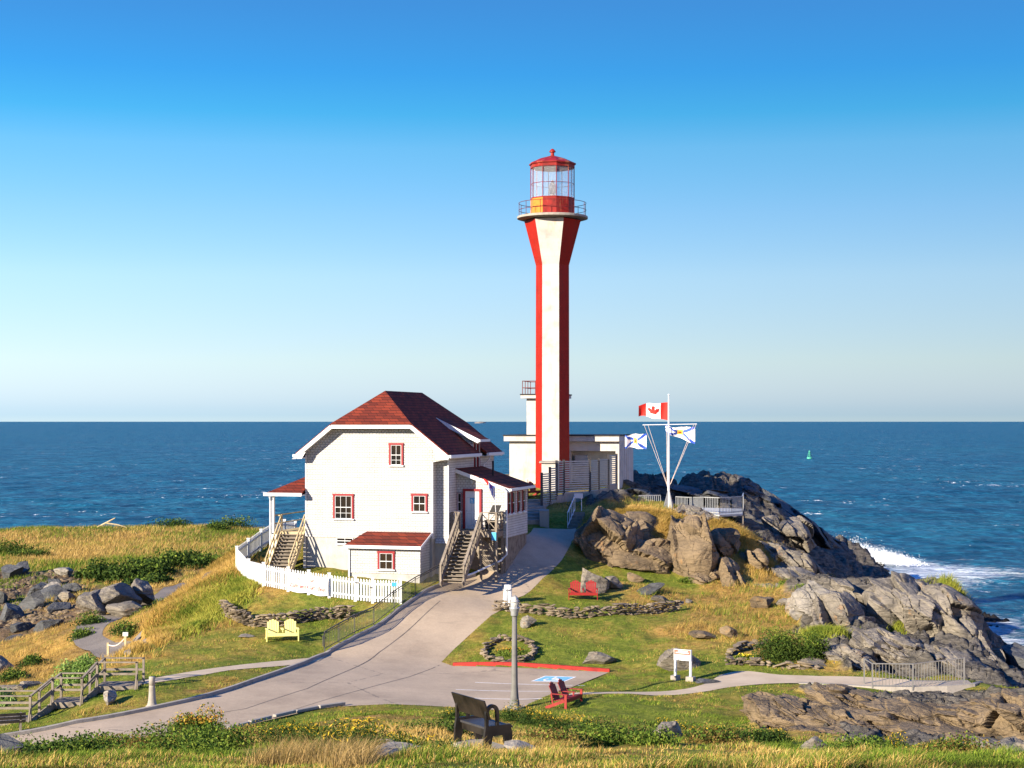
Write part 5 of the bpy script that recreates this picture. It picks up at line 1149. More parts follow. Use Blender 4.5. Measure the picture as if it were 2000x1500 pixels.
for i in (0, 1):
    (xa, _, Ya, za), (_, xb, Yb, zb2) = land[i], land[i+1]; n = 4 if i == 0 else 5
    for k in range(n):
        t0, t1 = k/n, (k+1)/n; x0 = xa+(xb-xa)*t0; x1 = xa+(xb-xa)*t1; z = za+(zb2-za)*(k+.5)/n-.02; y = Ya+(Yb-Ya)*(k+.5)/n
        mb = MB(); mb.box(min(x0,x1)-.03, max(x0,x1)+.03, y, y+WD, z-.04, z); mb.box(x1, x1+.02, y, y+WD, z-.2, z-.04); mb.build('tread', M['wood_pale'], bw, world=True)
    for yy in (0, WD):
        mb = MB(); mb.bar((xa+.1, Ya+yy, za-.12), (xb-.1, Yb+yy, zb2-.12), .05, .3); mb.bar((xa+.05, Ya+yy, za+.98), (xb-.05, Yb+yy, zb2+.98), .09, .05); mb.bar((xa+.05, Ya+yy, za+.5), (xb-.05, Yb+yy, zb2+.5), .04, .09); mb.build('stair_rail', M['wood'], bw, world=True)
# brown bench at the very left
bb = thing('brown_bench', gpt(12, 62.2), 'dark brown slatted wooden bench at the left edge of the picture', 'bench', R(200))
for x in (-.55, .55): MB().slab([(x,-.3,0), (x,.3,0), (x,.25,.42), (x,.35,.85), (x,.28,.87), (x,.14,.44), (x,-.3,.44)], (.07,0,0)).build('side_panel', M['wood'], bb)
for k in range(3): MB().bar((-.7,.26+.05*k,.52+.14*k), (.7,.26+.05*k,.52+.14*k), .03, .1).build('back_slat', M['black_bench'], bb)
MB().box(-.7,.7,-.3,.16,.44,.48).build('seat', M['black_bench'], bb)
# rope barrier by the gravel path
rb = thing('rope_barrier', gpt(211, 90.5), 'two yellowish posts joined by a sagging pale rope beside the gravel path', 'barrier')
pa, pb2 = gpt(211, 91), gpt(245, 89.2)
for p in (pa, pb2): MB().bar(p-up*.2, p+up*.85, .12, .12).build('post', M['wood_pale'], rb, world=True)
MB().tube([pa.lerp(pb2, t)+up*(.72-.22*math.sin(math.pi*t)) for t in [k/10 for k in range(11)]], .03, 5).build('rope', M['rope'], rb, world=True)
MB().box(-.14,.14,-.08,.08,.8,1.0).build('cap_box', M['white'], rb).location = pb2-pa
# retaining edge by bluff
dk2 = thing('slipway_wall', gpt(277, 82), 'weathered concrete edge wall under the grassy bluff', 'wall')
MB().box(-.15,.2,-3.2,1.5,-2.6,.1).build('wall_face', M['concrete'], dk2)
# navigation buoy
o = thing('navigation_buoy', P(1581, 893, 700), 'green lattice navigation buoy floating on the open sea', 'buoy'); o.location.z = .2; o.scale = (.75,.75,.75)
MB().lathe([(1.5,-.8),(1.5,.5),(1.3,.8)], 16).build('float', M['buoy_green'], o)
mb = MB()
for k in range(4): t = k*math.pi/2; c, s = math.cos(t), math.sin(t); mb.bar((1.0*c,1.0*s,.8), (.45*c,.45*s,3.6), .25, .25)
for z, r_ in ((1.8,.85),(2.8,.65),(3.6,.5)): mb.tube([(r_*math.cos(R(a)), r_*math.sin(R(a)), z) for a in range(0, 361, 45)], .1, 5)
mb.build('lattice', M['buoy_green'], o); MB().lathe([(.45,3.6),(.45,4.2),(.2,4.5)], 8).build('lantern', M['buoy_green'], o)
# far islands
for px, w_, h_, Y in ((938, 9, 3.5, 14000), (655, 8, 2, 14000)):
    x, y, z = P(px, 822, Y); v, f = rockv(int(px), (w_*Y/F*1.3, 120, h_*Y/F), (0,0,0), 3, 4, .03)
    tag(np_mesh('distant_island', v+np.array([x, y, -1]), f, M['rock_pale'], loc=(x, y, 0)), kind='structure')
# ------------------------------------------------------------ rock outcrops and boulders
RT = (.25, .2, 0)
def out(name, m, label, *bl, cat='rock outcrop'): return rock_obj(name, list(bl), m, label, cat)
crag_obj('rock_outcrop', [cblk(1190,1075,97.6,140,150,4.8,(.1,.15,0),16), cblk(1240,1052,100.2,100,80,4,(0,.1,.2),16), cblk(1250,1095,96.6,120,80,3.4,(0,0,.1),16,5)], M['rock_brown'], 'brown cracked cliff at the left end of the flagpole knoll beside the road')
crag_obj('rock_outcrop', [cblk(1352,1090,96.8,84,150,3.6,(0,.12,.15),12), cblk(1330,1045,99.4,44,70,3,(0,-.1,0),12,5), cblk(1372,1135,95.2,60,46,2.2,(0,.2,0),14,5)], M['rock_brown'], 'tall brown slab of rock in the middle of the knoll beside a cleft')
crag_obj('rock_outcrop', [cblk(1415,1070,98.8,60,70,3,(0,.1,0),12,5), cblk(1470,1100,98,60,50,3,(0,.4,0),14,5), cblk(1420,1132,95.2,60,76,3,(0,.3,.2),14,5)], M['rock_brown'], 'dark orange-stained rock at the lower right foot of the knoll')
crag_obj('rock_outcrop', [cblk(1355,1010,103.6,90,46,4,(0,.15,0),40,5)], M['rock'], 'grey lichen-covered rock just below the foot of the flagpole')
crag_obj('rock_outcrop', [cblk(1540,1110,101,150,80,6,(.1,.5,.2),50), cblk(1575,1145,97,120,50,5,(.1,.45,.2),40), cblk(1520,1160,94.4,90,36,3,(0,.3,0),30,5), cblk(1545,1045,112,90,60,7,(0,.6,0),40)], M['rock'], 'grey ribbed rock slope running down to the right of the knoll')
crag_obj('rock_headland', [cblk(1640,1220,84,140,100,6,(.1,.45,.1),30), cblk(1640,1165,90,80,60,5,(0,.4,.1),24), cblk(1770,1205,86,150,120,7,(.1,.4,.1),30), cblk(1830,1200,87,170,110,8,(.1,.5,0),26,amp_=.12), cblk(1880,1262,84.5,110,100,7,(.1,.75,.1),26,amp_=.12), cblk(1915,1300,82,70,70,6,(.1,.8,.1),20,5), cblk(1760,1280,77.5,190,70,4,(.05,.3,0),60), cblk(1860,1305,76.2,140,60,4,(.05,.3,0),50), cblk(1660,1295,75.4,120,56,3,(0,.2,0),40), cblk(1925,1335,77,90,50,5,(0,.4,0),30), cblk(1590,1300,74.6,70,30,1.8,(0,.2,0),24,5), cblk(1710,1322,73.2,90,22,1.2,(0,.1,0),24,5)], M['rock'], 'large fractured grey rock hill between the footpath and the sea')
crag_obj('rock_outcrop', [cblk(1583,1185,85.5,80,84,3.4,(0,.3,.2),16,5,tilt=.3)], M['rock_pale'], 'rounded pale grey boulder at the left shoulder of the seaside rock hill')
r_ = random.Random(5)
# low foreground ridge
crag_obj('rock_ridge', [cblk(1500,1387,60,90,56,3,(0,.15,0),30,5), cblk(1570,1402,59.6,170,70,4,(0,.15,.1),50), cblk(1660,1372,62,170,60,4,(0,.2,.1),50), cblk(1660,1418,58,180,66,3.4,(0,.12,.1),50), cblk(1790,1412,58.6,220,64,4,(0,.12,.05),50), cblk(1890,1412,58.4,220,62,3.6,(0,.12,0),50), cblk(1985,1405,58,160,90,4,(0,.15,0),50), cblk(1840,1442,56.4,260,44,2.6,(0,.05,.05),60), cblk(1965,1385,61,150,36,3,(0,.1,0),30), cblk(1590,1438,56.2,150,36,2,(0,.05,0),40,5)], M['rock_brown'], 'long low ridge of layered brown-grey rock at the lower right')
crag_obj('rock_outcrop', [cblk(1985,1480,45,90,60,2,(0,.1,0),30,5)], M['rock'], 'broken grey rock in the lower right corner'); crag_obj('rock_outcrop', [cblk(1940,1462,50,80,34,1.6,(0,.1,0),24,5)], M['rock'], 'low grey rock just left of the one in the lower right corner')
out('sea_stack', M['rock_dark'], 'dark steep rock standing in the sea at the right edge', blk(2000,1300,84,90,110,5,(0,.2,0),5), blk(1985,1350,79,90,50,5,(0,.3,0),5))
# far headland lumps
crag_obj('sea_cliff', [cblk(1445,972,129,120,70,10,(0,.35,0),40,amp_=.1), cblk(1350,972,122,160,50,8,(0,.1,0),40), cblk(1235,985,114,110,56,7,(0,.15,0),40), cblk(1530,1020,137,150,70,14,(0,.6,0),40,amp_=.08,tilt=.25), cblk(1600,1060,143,130,60,14,(0,.62,0),40,amp_=.08,tilt=.25), cblk(1490,1040,120,120,60,9,(0,.5,0),40)], M['rock_dark'], 'dark smooth rock headland sloping to the breaking waves behind the flagpole')
# single boulders
def boulder(px, Y, w_, h_, rot, m, label, dep=None, sink=.18, sub=4):
    s = Y/F; wx = w_*s/2; hz = h_*s/2; dp = dep/2 if dep else wx*.75; sd_[0] += 1; g = gpt(px, Y)
    return rock_obj('boulder', [((g.x, g.y, g.z+hz*(1-2*sink)), (wx, dp, hz), rot, sd_[0]+500, sub)], m, label, 'boulder')
boulder(1152, 90.6, 96, 62, (0,-.2,1.4), M['rock'], 'grey boulder right behind the red twin seat on the lawn', sub=5, sink=.3)
boulder(1200, 91.5, 50, 30, (0,.2,0), M['rock'], 'dark rock half hidden behind the grey boulder of the red seat')
boulder(1268, 90.5, 66, 22, (0,-.35,.2), M['rock_dark'], 'long dark slab of rock lying aslant on the upper right lawn', 1.2)
boulder(1288, 89.0, 34, 14, (0,.1,0), M['rock'], 'small flat rock just below the long dark slab')
boulder(1240, 93.5, 36, 20, (0,.3,0), M['rock_brown'], 'small brown rock at the foot of the brown cliff')
boulder(1345, 89.2, 16, 10, (0,.3,0), M['rock'], 'tiny rock on the lawn below the tall brown slab')
boulder(1030, 82.4, 36, 36, (0,.4,.3), M['rock_pale'], 'upright pale boulder just below the right dry stone wall', .8)
boulder(1172, 77.2, 86, 34, (3.14,.12,.1), M['rock'], 'long flat-topped boulder behind the red painted kerb', sink=.36)
boulder(1330, 74.3, 92, 58, (0,.2,.2), M['rock'], 'large rounded boulder behind the information board', sub=5, sink=.3)
boulder(1424, 80.5, 38, 26, (0,.5,.2), M['rock_brown'], 'small pointed brown rock above the information board')
boulder(1370, 80.8, 60, 16, (0,.1,.3), M['rock_brown'], 'low brown rock in the turf left of the pointed rock')
boulder(1380, 70.8, 50, 10, (0,0,.1), M['rock_dark'], 'low dark slab between the information board and the flower bed')
boulder(1490, 88.5, 50, 34, (0,.2,.2), M['rock_brown'], 'dark rock with an overhang at the left foot of the grey ribbed slope')
boulder(1530, 89.0, 46, 18, (0,.1,0), M['rock'], 'low grey rock beside the overhanging dark rock')
boulder(1300, 42.5, 68, 44, (0,-.1,.2), M['rock'], 'grey pointed boulder in the foreground grass', sub=5)
boulder(1590, 41.0, 60, 34, (0,.1,.1), M['rock'], 'rounded grey boulder in the foreground grass near the ridge', sub=5)
boulder(1560, 64.8, 16, 9, (0,.1,0), M['rock_pale'], 'single small stone on the lower right lawn')
boulder(215, 65.4, 32, 34, (0,.3,.3), M['rock_pale'], 'lichen-spotted boulder under the boardwalk stair', .8)
boulder(480, 80.3, 34, 8, (0,0,.1), M['rock'], 'flat grey stone in the grass left of the yellow seat')
boulder(125, 140, 40, 26, (0,.1,.3), M['rock_pale'], 'pale rock pair, left one, beyond the beach boulders', sub=4)
boulder(108, 132, 44, 30, (0,.2,.1), M['rock_pale'], 'pale rounded rock at the edge of the far meadow')
boulder(132, 126, 36, 30, (0,.2,.4), M['rock'], 'grey upright rock between meadow and beach boulders')
boulder(735, 31, 110, 40, (0,.1,.2), M['rock'], 'grey lichened rock low in the foreground left of the bench', sub=5)
boulder(780, 27, 130, 44, (0,.1,.1), M['rock_pale'], 'crusted pale rock among the grasses left of the bench', sub=5)
boulder(10, 36, 90, 66, (0,.1,.1), M['rock_dark'], 'dark shaded rock at the lower left corner')
boulder(1010, 30.6, 70, 20, (0,.1,0), M['rock_pale'], 'flat pale stone lying right of the black bench', .8)
bv_ = [(22,1135,141,66,44),(60,1180,125,70,50),(100,1165,130,80,40),(20,1190,121,60,56),(112,1190,121,66,44),(75,1150,135,60,34),(0,1160,131,60,44),(45,1210,117,56,30),(95,1215,116,60,32),(40,1128,142,50,28),(5,1225,113,60,24),(140,1150,132,50,30),(60,1232,113,60,20),(110,1140,137,44,24),(120,1172,127,40,26),(25,1250,109,60,20)]
dsc = ['angular','slanted','broad','tall pointed','large cracked','squat','half cut-off','low','flat','far','wet brown','upright','weedy','small far','outermost right','nearest']
for i, (px, py, Y, w_, h_) in enumerate(bv_):
    b_ = boulder(px, Y, w_, h_, (r_.uniform(-.3,.3), r_.uniform(-.5,.5), r_.uniform(0,3)), M['rock_dark'], f'{dsc[i]} boulder on the rocky beach at the left', sub=4, sink=.34); b_['group'] = 'boulders on the left beach'
out('rock_outcrop', M['rock'], 'blue-grey ribbed rock face beside the curving gravel path', blk(230,1165,109,100,66,5,(.1,.2,.3),5), blk(280,1155,112,60,56,5,(0,-.2,.3),5), blk(190,1180,107,70,50,4,(0,.3,0),5), blk(250,1185,106,80,40,3,(0,0,.2)))
out('rock_outcrop', M['rock_brown'], 'orange lit crag under the corner of the picket fence', blk(425,1155,95.5,56,80,3.4,(0,-.3,.2),5), blk(405,1165,95,50,56,3.4,(0,-.3,0)))
for i, (px, Y, w_, h_) in enumerate([(20,79,60,26),(60,78,44,20),(40,76.5,50,18),(75,79.5,40,16),(10,76,40,18),(0,92,70,34)]):
    b_ = boulder(px, Y, w_, h_, (0, .2, i), M['rock'], ['broad flat rock of the pile on the left lawn','right hand rock of the pile on the left lawn','front rock of the pile on the left lawn','lowest rock at the right end of the left lawn pile','cut-off rock at the left of the lawn pile','blue-grey rock above the pile at the left edge'][i]); b_['group'] = 'rock pile on the left lawn'
# ------------------------------------------------------------ grass (vertex-tinted blades)
def blades(name, x, y, z, h, wd, col, lean=.35, seed=0, wind=(.5,.25), label=None, two=True):
    r = np.random.default_rng(seed); n = len(x); a = r.uniform(0, 2*math.pi, n); ca, sa = np.cos(a)*wd/2, np.sin(a)*wd/2
    lx = (r.normal(size=n)*lean+wind[0]*.5)*h; ly = (r.normal(size=n)*lean+wind[1]*.5)*h
    V = np.empty((n, 5, 3) if two else (n, 3, 3), np.float32)
    V[:, 0] = np.stack([x-ca, y-sa, z-.03], 1); V[:, 1] = np.stack([x+ca, y+sa, z-.03], 1)
    if two:
        V[:, 2] = np.stack([x+ca*.7+lx*.35, y+sa*.7+ly*.35, z+h*.55], 1); V[:, 3] = np.stack([x-ca*.7+lx*.35, y-sa*.7+ly*.35, z+h*.55], 1)
        V[:, 4] = np.stack([x+lx, y+ly, z+h*.95], 1); i = np.arange(n)[:, None]*5
        Fc = np.concatenate([i+np.array([[0,1,2]]), i+np.array([[0,2,3]]), i+np.array([[3,2,4]])])
        k = 5; 
    else:
        V[:, 2] = np.stack([x+lx, y+ly, z+h], 1); Fc = np.arange(n)[:, None]*3+np.array([[0,1,2]]); k = 3
    c = np.repeat(col, k, 0)
    return tag(np_mesh(name, V.reshape(-1, 3), Fc, M['leaf'], cols={'tint': c}), kind='stuff')
GREEN = np.array([(.035,.07,.008),(.10,.155,.015),(.2,.26,.03)]); DRY = np.array([(.22,.14,.035),(.40,.27,.075),(.55,.40,.15)])
def pal(t, p):
    t = np.clip(t, 0, 1)[:, None]*2; return np.where(t < 1, p[0]*(1-t)+p[1]*t, p[1]*(2-t)+p[2]*(t-1))
def scatter(n, t0, t1, y0, y1, seed):
    r = np.random.default_rng(seed); t = r.uniform(t0, t1, n); y = np.exp(r.uniform(math.log(y0), math.log(y1), n)); return t*y, y, r
def ground_ok(x, y, kmax=.5, clear=.06):
    kk_ = G(x, y, KK); nr = G(x, y, NEAR); ok = (kk_[:, 0]+vn(x*.9, y*.9)*.25 < kmax) & (nr > clear)
    for fp in FOOT: ok &= ~inpoly(x, y, fp)
    return ok, kk_, nr
def dryness(x, y, kk_): return np.clip(kk_[:, 1]*.9+fbm(x*.12, y*.12, 3, 4)*1.1+fbm(x*.9, y*.9, 1, 3)*.5, 0, 1)
# lawn
x, y, r = scatter(520000, -.34, .34, 58, 125, 1); ok, kk_, nr = ground_ok(x, y); x, y, kk_, nr = x[ok], y[ok], kk_[ok], nr[ok]; n = len(x)
tf = fbm(x*1.6, y*1.6, 6, 3); d = dryness(x, y, kk_); mx = np.random.default_rng(2).random(n)
c = np.where((mx < d)[:, None], pal(np.random.default_rng(3).random(n)*.8, DRY), pal(np.random.default_rng(4).random(n), GREEN)); 
hh = (.05+.09*np.clip(d-.4, 0, 1)+.10*np.clip(kk_[:, 1]-.6, 0, 1)*4)*(.6+.8*np.random.default_rng(5).random(n)); hh = hh*(1+np.clip(tf*2.2, -.6, 1.2)); hh = np.minimum(hh, .05+nr*.12); c = c*(.86+np.clip(tf*1.7, -.5, .45))[:, None]
blades('lawn_grass', x, y, G(x, y), hh, np.full(n, .022), c, .5, 6, two=False)
# far meadow
x, y, r = scatter(120000, -.36, -.08, 125, 205, 11); ok, kk_, nr = ground_ok(x, y, .3); x, y, kk_ = x[ok], y[ok], kk_[ok]; n = len(x)
d = dryness(x, y, kk_); c = np.where((r.random(n) < d)[:, None], pal(r.random(n), DRY), pal(r.random(n), GREEN))
blades('meadow_grass', x, y, G(x, y), .18+.3*r.random(n), np.full(n, .06), c, .4, 12, two=False)
# rough foreground grass
x, y, r = scatter(520000, -.345, .345, 19, 62, 21); ok, kk_, nr = ground_ok(x, y, .55, .25)
cl = fbm(x*.45, y*.45, 2, 4); ok &= (r.random(len(x)) < .55+cl*1.1); ok &= ~((y > 57) & (x > 4) & (r.random(len(x)) < .6))
x, y, kk_, nr, cl = x[ok], y[ok], kk_[ok], nr[ok], cl[ok]; n = len(x)
d = np.clip(.42+fbm(x*.16+9, y*.16, 3, 4)*1.5+fbm(x*.8, y*.8, 7, 3)*.5, 0, 1); c = np.where((r.random(n) < d)[:, None], pal(r.random(n), DRY), pal(r.random(n), GREEN))
hh = (.03+.10*np.clip(.3+cl*1.5, 0, 1))*(.5+.9*r.random(n)); hh = np.where(y > 52, hh*.6, hh)
dbench = np.hypot(x-bx-.3, y-by); hh = np.where(dbench < 2.0, hh*.15, hh); hh = np.minimum(hh, .04+nr*.25)
tf = fbm(x*1.4, y*1.4, 16, 4); c = c*(.85+np.clip(tf*1.8, -.6, .4))[:, None]; hh = hh*(1+np.clip(tf*2, -.5, 1))
blades('rough_grass', x, y, G(x, y), hh, .010+.006*r.random(n), c, .4, 22)
# tall plumes of dry grass in the near foreground
x, y, r = scatter(34000, -.18, -.085, 19.5, 27, 31); ok = (fbm(x*.9, y*.9, 4, 4) > .12)&(np.hypot(x-bx-.3, y-by) > 2.0); x, y = x[ok], y[ok]; n = len(x)
blades('tall_dry_grass', x, y, G(x, y), .12+.36*r.random(n)**1.5, np.full(n, .007), pal(r.random(n), np.array([(.10,.09,.02),(.3,.2,.07),(.5,.36,.16)])), .45, 32)
# dry bluff grass and knoll grass
def patch(name, lst, n, h, wd, p, seed, lean=.5):
    r = np.random.default_rng(seed); X = []; Yv = []; per = n//len(lst)
    for (px, py, Y, rx, ry) in lst:
        cx = (px-1000)*Y/F; q = r.normal(size=(per, 2)); X.append(cx+q[:, 0]*rx*.6); Yv.append(Y+q[:, 1]*ry*.6)
    x = np.concatenate(X); y = np.concatenate(Yv); k = (y > 16)&(y < 235)&(np.abs(x/y) < .42)&(G(x, y, NEAR) > .15); x, y = x[k], y[k]; n = len(x)
    return blades(name, x, y, G(x, y), h*(.5+r.random(n)), np.full(n, wd), pal(r.random(n)*.5+.5*np.clip(.5+vn(x*.8, y*.8), 0, 1), p), lean, seed)
BL = np.array([(.15,.12,.02),(.38,.25,.06),(.58,.40,.13)]); YG = np.array([(.06,.11,.012),(.2,.24,.03),(.42,.38,.07)])
patch('bluff_grass', [(430,0,100,2,3),(410,0,97,1.5,3),(380,0,95,2,3),(340,0,92,2,3),(310,0,90,1.8,3),(300,0,85,1.2,2.5),(290,0,82,1,2.5)], 50000, .32, .035, BL, 41)
patch('bluff_plants', [(380,0,91,1.6,2.5),(350,0,88,1.6,2.5),(410,0,88,1.4,2),(440,0,88.5,1.2,2),(470,0,90,.8,1.5),(340,0,84,1.4,2)], 34000, .28, .05, YG, 42)
patch('knoll_grass', [(1290,0,101,1.5,1.2),(1330,0,100.5,1.5,1.2),(1380,0,100.5,1.5,1.5),(1430,0,99.5,1.6,1.5),(1290,0,99,.9,1.2),(1285,0,97.2,.6,.6),(1215,0,101.5,1.6,.5),(1440,0,102,1.5,1.2),(1470,0,98.5,1.6,1.6),(1230,0,102,1.5,.8),(1300,0,97.8,.7,.8),(1300,0,99,.8,1),(1440,0,97,1,1),(1500,0,99,1.5,1.5),(1190,0,100.3,1,.5)], 60000, .24, .03, BL, 43)
patch('headland_grass', [(1740,0,86,.8,1),(1730,0,84,.7,1),(1650,0,84,.6,.6),(1620,0,80,.7,.8),(1600,0,80.5,.6,.8),(1850,0,88,1,1)], 16000, .35, .03, YG, 44)
# ------------------------------------------------------------ leafy plants
def leafy(name, loc, rad, n, leaf, pals, label, cat='bush', seed=0, group=None, lumps=7, stems=True, upright=0.0, flower=None, kind=None):
    r = np.random.default_rng(seed); rad = np.array(rad, float); cs = r.normal(size=(lumps, 3)); cs /= np.linalg.norm(cs, axis=1)[:, None]; cs *= r.uniform(.25, .65, (lumps, 1)); cs[:, 2] = np.abs(cs[:, 2])*.9
    rr_ = r.uniform(.35, .6, lumps); k = r.integers(0, lumps, n); q = r.normal(size=(n, 3)); q /= np.linalg.norm(q, axis=1)[:, None]; q *= (r.random((n, 1))**.45)
    p = cs[k]+q*rr_[k][:, None]; p[:, 2] = np.clip(p[:, 2], -.02, None)+.02; p = p*rad*np.array([1,1,1])
    t1 = r.normal(size=(n, 3)); t1[:, 2] += upright*2; t1 /= np.linalg.norm(t1, axis=1)[:, None]; t2 = np.cross(t1, r.normal(size=(n, 3))); t2 /= np.linalg.norm(t2, axis=1)[:, None]
    s = leaf*(.6+.8*r.random((n, 1))); asp = .45 if upright == 0 else .22; V = np.stack([p-t1*s*.5, p+t2*s*asp*.6, p+t1*s*.5, p-t2*s*asp*.6], 1).reshape(-1, 3)
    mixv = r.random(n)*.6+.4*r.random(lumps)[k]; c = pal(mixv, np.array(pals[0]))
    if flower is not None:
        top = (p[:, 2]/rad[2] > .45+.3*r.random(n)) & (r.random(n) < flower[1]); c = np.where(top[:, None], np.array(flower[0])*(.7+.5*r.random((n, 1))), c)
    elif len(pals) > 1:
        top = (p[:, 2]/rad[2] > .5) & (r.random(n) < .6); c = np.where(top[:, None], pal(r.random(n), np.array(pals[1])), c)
    Fc = np.arange(n)[:, None]*4+np.arange(4)[None, :]
    if kind: root = None
    root = thing(name, loc, label, cat, 0, group)
    np_mesh('foliage', V, Fc, M['leaf'], parent=root, cols={'tint': np.repeat(c, 4, 0)})
    if stems:
        mb = MB()
        for i in range(min(lumps, 8)): e = cs[i]*rad; mb.tube([(0,0,-.1), (e[0]*.4, e[1]*.4, e[2]*.5), tuple(e)], [.03,.02,.01], 4)
        mb.build('stem', M['wood'], root)
    return root
DG = [(.012,.03,.006),(.035,.07,.012),(.09,.13,.02)]; MG = [(.03,.07,.01),(.09,.15,.02),(.2,.25,.035)]; OR = [(.3,.12,.02),(.45,.25,.04),(.4,.35,.05)]; WG = [(.08,.15,.03),(.2,.32,.07),(.4,.5,.2)]
leafy('shrub', on(392, 54, -.05), (1.15,.9,1.35), 12000, .085, [MG, OR], 'rounded green shrub with orange tipped leaves at the near road edge', seed=1, lumps=10)
leafy('shrub', on(340, 53.5, -.05), (.7,.5,.6), 2600, .08, [OR, MG], 'low rusty shrub leaning against the left of the rounded green one', seed=2)
leafy('shrub', on(210, 53.5, -.05), (.75,.6,.7), 3000, .08, [MG, OR], 'green and rust coloured bush below the kerb at the lower left', seed=3)
leafy('shrub', on(262, 53, -.05), (.45,.4,.5), 1500, .08, [OR], 'small rusty bush right of the green and rust coloured one', seed=4)
leafy('shrub', on(165, 51.5, -.05), (.55,.4,.5), 1600, .08, [OR, MG], 'orange leafed bush nearest the lower left corner', seed=5)
leafy('willow_bush', on(160, 73, -.1), (1.2,.9,1.6), 6500, .17, [WG], 'bright green willow bush behind the boardwalk stair', seed=6, upright=.3, lumps=9)
leafy('willow_bush', on(8, 70.5, -.1), (1.1,.9,1.3), 5000, .17, [WG], 'green willow bush cut by the left edge of the picture', seed=7, upright=.3)
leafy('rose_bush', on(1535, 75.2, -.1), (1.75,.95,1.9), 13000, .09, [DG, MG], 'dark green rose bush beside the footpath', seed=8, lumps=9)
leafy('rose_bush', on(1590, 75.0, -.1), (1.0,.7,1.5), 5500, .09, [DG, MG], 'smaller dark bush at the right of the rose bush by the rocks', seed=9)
leafy('flower_patch', on(1460, 75.4, -.05), (.85,.4,.38), 2400, .07, [MG], 'yellow flowering plants in the stone edged bed by the path', 'flowers', seed=10, flower=((.75,.6,.05), .7), stems=False)
leafy('flower_patch', on(1000, 78.6, -.05), (.9,.8,.35), 1800, .08, [MG, OR], 'dry flowers inside the ring of stones', 'flowers', seed=12, stems=False)
# goldenrod clumps
gr_ = [(905,57,.9),(880,56,.7),(1000,55,.9),(1030,54,.9),(1065,53,.8),(1100,52,.8),(1140,51,.7),(985,58.5,.7),(1290,52,.8),(1330,51,.8),(1370,50,.8),(1400,52,.6),(1440,50,.7),(1480,49,.6),(1520,48,.6),(560,38,.8),(600,35,.9),(640,31,.8),(690,29,1.0),(725,28,1.0),(660,26,.9),(760,33,.7),(1750,44,.7),(1810,43,.6),(1870,45,.6),(1760,40,.5),(820,27,.5),(850,25,.6),(700,34,.8),(620,40,.6)]
near_ = {(905,57):'left of the bench back',(880,56):'furthest left behind the bench',(1000,55):'just right of the bench',(1030,54):'right of the lamp post foot',(1065,53):'below the gap between lamp post and red seat',(1100,52):'in front of the red twin seat',(1140,51):'right of the red twin seat',(985,58.5):'touching the lamp post foot'}
pos_ = ['left of the black bench back','furthest left behind the black bench','right beside the black bench','below the lamp post foot','between lamp post and red seat','in front of the red seat','just right of the red seat','at the foot of the lamp post','left end of the right hand goldenrod band','second along the right hand band','third along the right hand band','behind the right hand band','middle of the band before the rock ridge','fifth along the right hand band','right end of the band by the ridge','upper left of the left foreground group','above the tall dry grass','centre of the left foreground group','largest of the foreground group','beside the crusted pale rock','lowest in the foreground group','above the crusted pale rock','in front of the rock ridge','further right before the rock ridge','rightmost before the rock ridge','small one before the rock ridge','small one left of the bench foot','at the bottom edge below the bench','behind the largest foreground clump','highest in the left foreground group']
for i, (px, Y, s) in enumerate(gr_):
    leafy('goldenrod', on(px, Y, -.05), (.9*s, .6*s, .85*s), int(2600*s), .075, [DG, MG], 'goldenrod clump with yellow heads, '+pos_[i], 'plant', seed=60+i, group='goldenrod clumps on the near slope', upright=.25, flower=((.6,.4,.03), .32), stems=False)
for i, (px, Y, s, l) in enumerate([(60,44,1.2,'lowest left corner'),(180,40,1.0,'left, below the rust coloured bush'),(300,43,1.1,'below the rounded green shrub'),(120,33,.9,'bottom edge at the far left'),(420,38,1.0,'between the rounded shrub and the tall dry grass'),(500,46,1.0,'below the row of wheel stops'),(580,48,.9,'right of the one below the wheel stops'),(350,31,.9,'bottom edge left of the tall dry grass'),(1080,38,.9,'right of the black bench'),(1180,46,1.0,'between the bench and the pointed boulder'),(1230,34,.8,'bottom edge left of the pointed boulder'),(1400,38,.9,'between the two foreground boulders'),(1480,44,.9,'left of the rounded boulder'),(1680,40,.9,'right of the rounded boulder'),(1850,37,.9,'bottom edge near the right corner'),(860,46,.8,'left of the bench in the goldenrod'),(30,52,1.0,'beside the dark corner rock'),(230,49,.9,'under the rust coloured bush')]):
    leafy('heath_clump', on(px, Y, -.05), (1.5*s,.9*s,.75*s), int(3800*s), .07, [[DG, MG, [(.05,.04,.01),(.16,.11,.03),(.3,.22,.06)]][i % 3], MG], 'low heath clump, '+l, 'plant', seed=200+i, group='heath clumps on the near slope', stems=False)
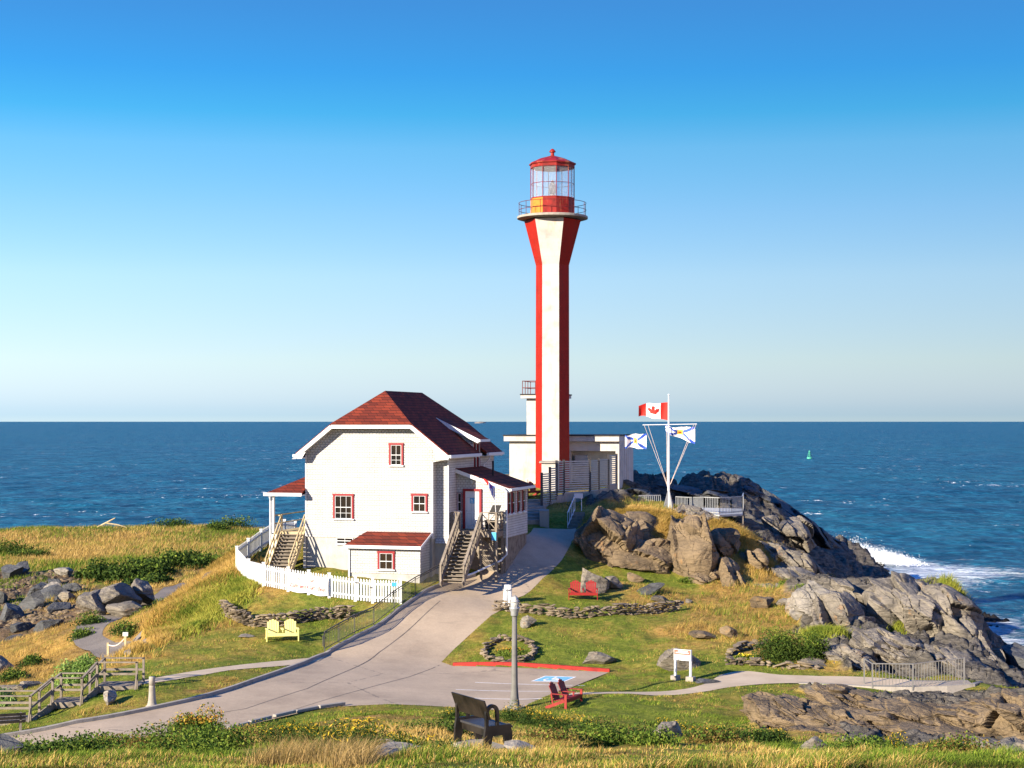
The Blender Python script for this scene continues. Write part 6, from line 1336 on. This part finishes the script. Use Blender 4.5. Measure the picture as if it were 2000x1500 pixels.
# evergreen thicket and far shrubs
th = [(185,139,2.6,1.8),(225,138,3.0,2.6),(265,137,3.2,2.4),(305,139,2.6,1.8),(335,143,2.6,2.0),(370,145,2.8,1.9),(405,143,2.6,1.9),(440,140,2.4,1.6),(285,131,2.2,1.6),(315,130,1.8,1.2)]
tl = ['leftmost','second from left','tallest middle','broad middle','fifth along','sixth along','right of centre','rightmost','front','small front']
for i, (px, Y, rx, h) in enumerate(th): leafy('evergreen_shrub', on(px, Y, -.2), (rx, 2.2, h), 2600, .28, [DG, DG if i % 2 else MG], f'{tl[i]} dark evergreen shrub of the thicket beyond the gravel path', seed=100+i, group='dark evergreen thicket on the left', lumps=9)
for i, (px, Y, rx, h, l) in enumerate([(345,193,4.0,1.8,'low dark shrub on the skyline of the far meadow'),(458,192,3.8,1.8,'dark shrub on the far meadow edge next to the picket fence'),(10,160,4.5,2.0,'dark shrub at the left edge of the far meadow'),(50,157,2.5,1.0,'small dark shrub beside the one at the left edge of the meadow'),(420,188,2,1.2,'tiny shrub between the two skyline shrubs'),(255,95,1.8,.8,'low heath bush between the two arms of the gravel path'),(300,105,2.6,.9,'dark low heath bush along the shaded gravel path'),(335,108,2.2,.8,'low heath bush below the bluff by the gravel path'),(185,103,1.6,1.1,'dark bush left of the gravel path by the ribbed rock'),(165,99,1.2,.9,'small dark bush left of the path bend'),(75,93,1.2,.7,'dark low bush on the dry slope by the beach'),(20,88,1.4,.8,'green bush at the left edge above the willow')]):
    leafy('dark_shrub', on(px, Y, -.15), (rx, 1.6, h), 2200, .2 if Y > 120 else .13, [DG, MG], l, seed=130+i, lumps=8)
for i, (px, Y, l) in enumerate([(1198,110.5,'small dark bush on the shaded rocks right of the slatted fence'),(1340,94.6,'green weeds at the foot of the tall brown slab'),(1440,98.5,'yellow green tuft on the sunny top of the knoll'),(1535,93.5,'weeds on the ribbed rock slope'),(1580,90.5,'yellow flowering weeds above the pale boulder')]):
    leafy('weed_clump', on(px, Y, -.05), (.8,.6,.5), 1100, .12, [MG], l, 'plant', seed=150+i, stems=False, upright=.3)
# driftwood on the far meadow and a log under the fence
o = thing('driftwood', on(215, 190, .2), 'bleached driftwood branches lying on the far meadow', 'driftwood')
MB().tube([(-1.5,0,-.1),(-.5,0,.4),(.6,0,1.0)], [.1,.12,.05], 6).tube([(-.5,0,.4),(.9,0,.2),(1.9,0,-.1)], [.1,.08,.04], 6).build('branch', M['wood_pale'], o)
# spray of the breaker
r = np.random.default_rng(9); n = 40000; t = r.random(n); x = 38.8+5.5*t+r.normal(size=n)*.8; y = 193-9*t+r.normal(size=n)*2.0; z = np.abs(r.normal(size=n))*(.9-.6*t)
q = r.normal(size=(n, 3, 3))*.032; V = (np.stack([x, y, z], 1)[:, None, :]+q).reshape(-1, 3)
b = NB('spray_white'); M['spray'] = b.done((.8,.85,.88), .9, .1)
tag(np_mesh('sea_spray', V, np.arange(n)[:, None]*3+np.array([[0,1,2]]), M['spray']), kind='stuff')
# pebbles on the left beach
r = np.random.default_rng(19); V = []; Fs = []; n0 = 0; bv, bf = ICO[2]
for i in range(700):
    px = r.uniform(-20, 170); Y = r.uniform(118, 143); g = on(px, Y); s = r.uniform(.1, .34); v = bv*np.array([s, s*r.uniform(.5, 1), s*.5])@rotm(0, r.normal()*.4, r.uniform(0, 6)).T+np.array(g); V.append(v); Fs.append(bf+n0); n0 += len(v)
tag(np_mesh('beach_stones', np.concatenate(V), np.concatenate(Fs), M['rock_brown']), kind='stuff')
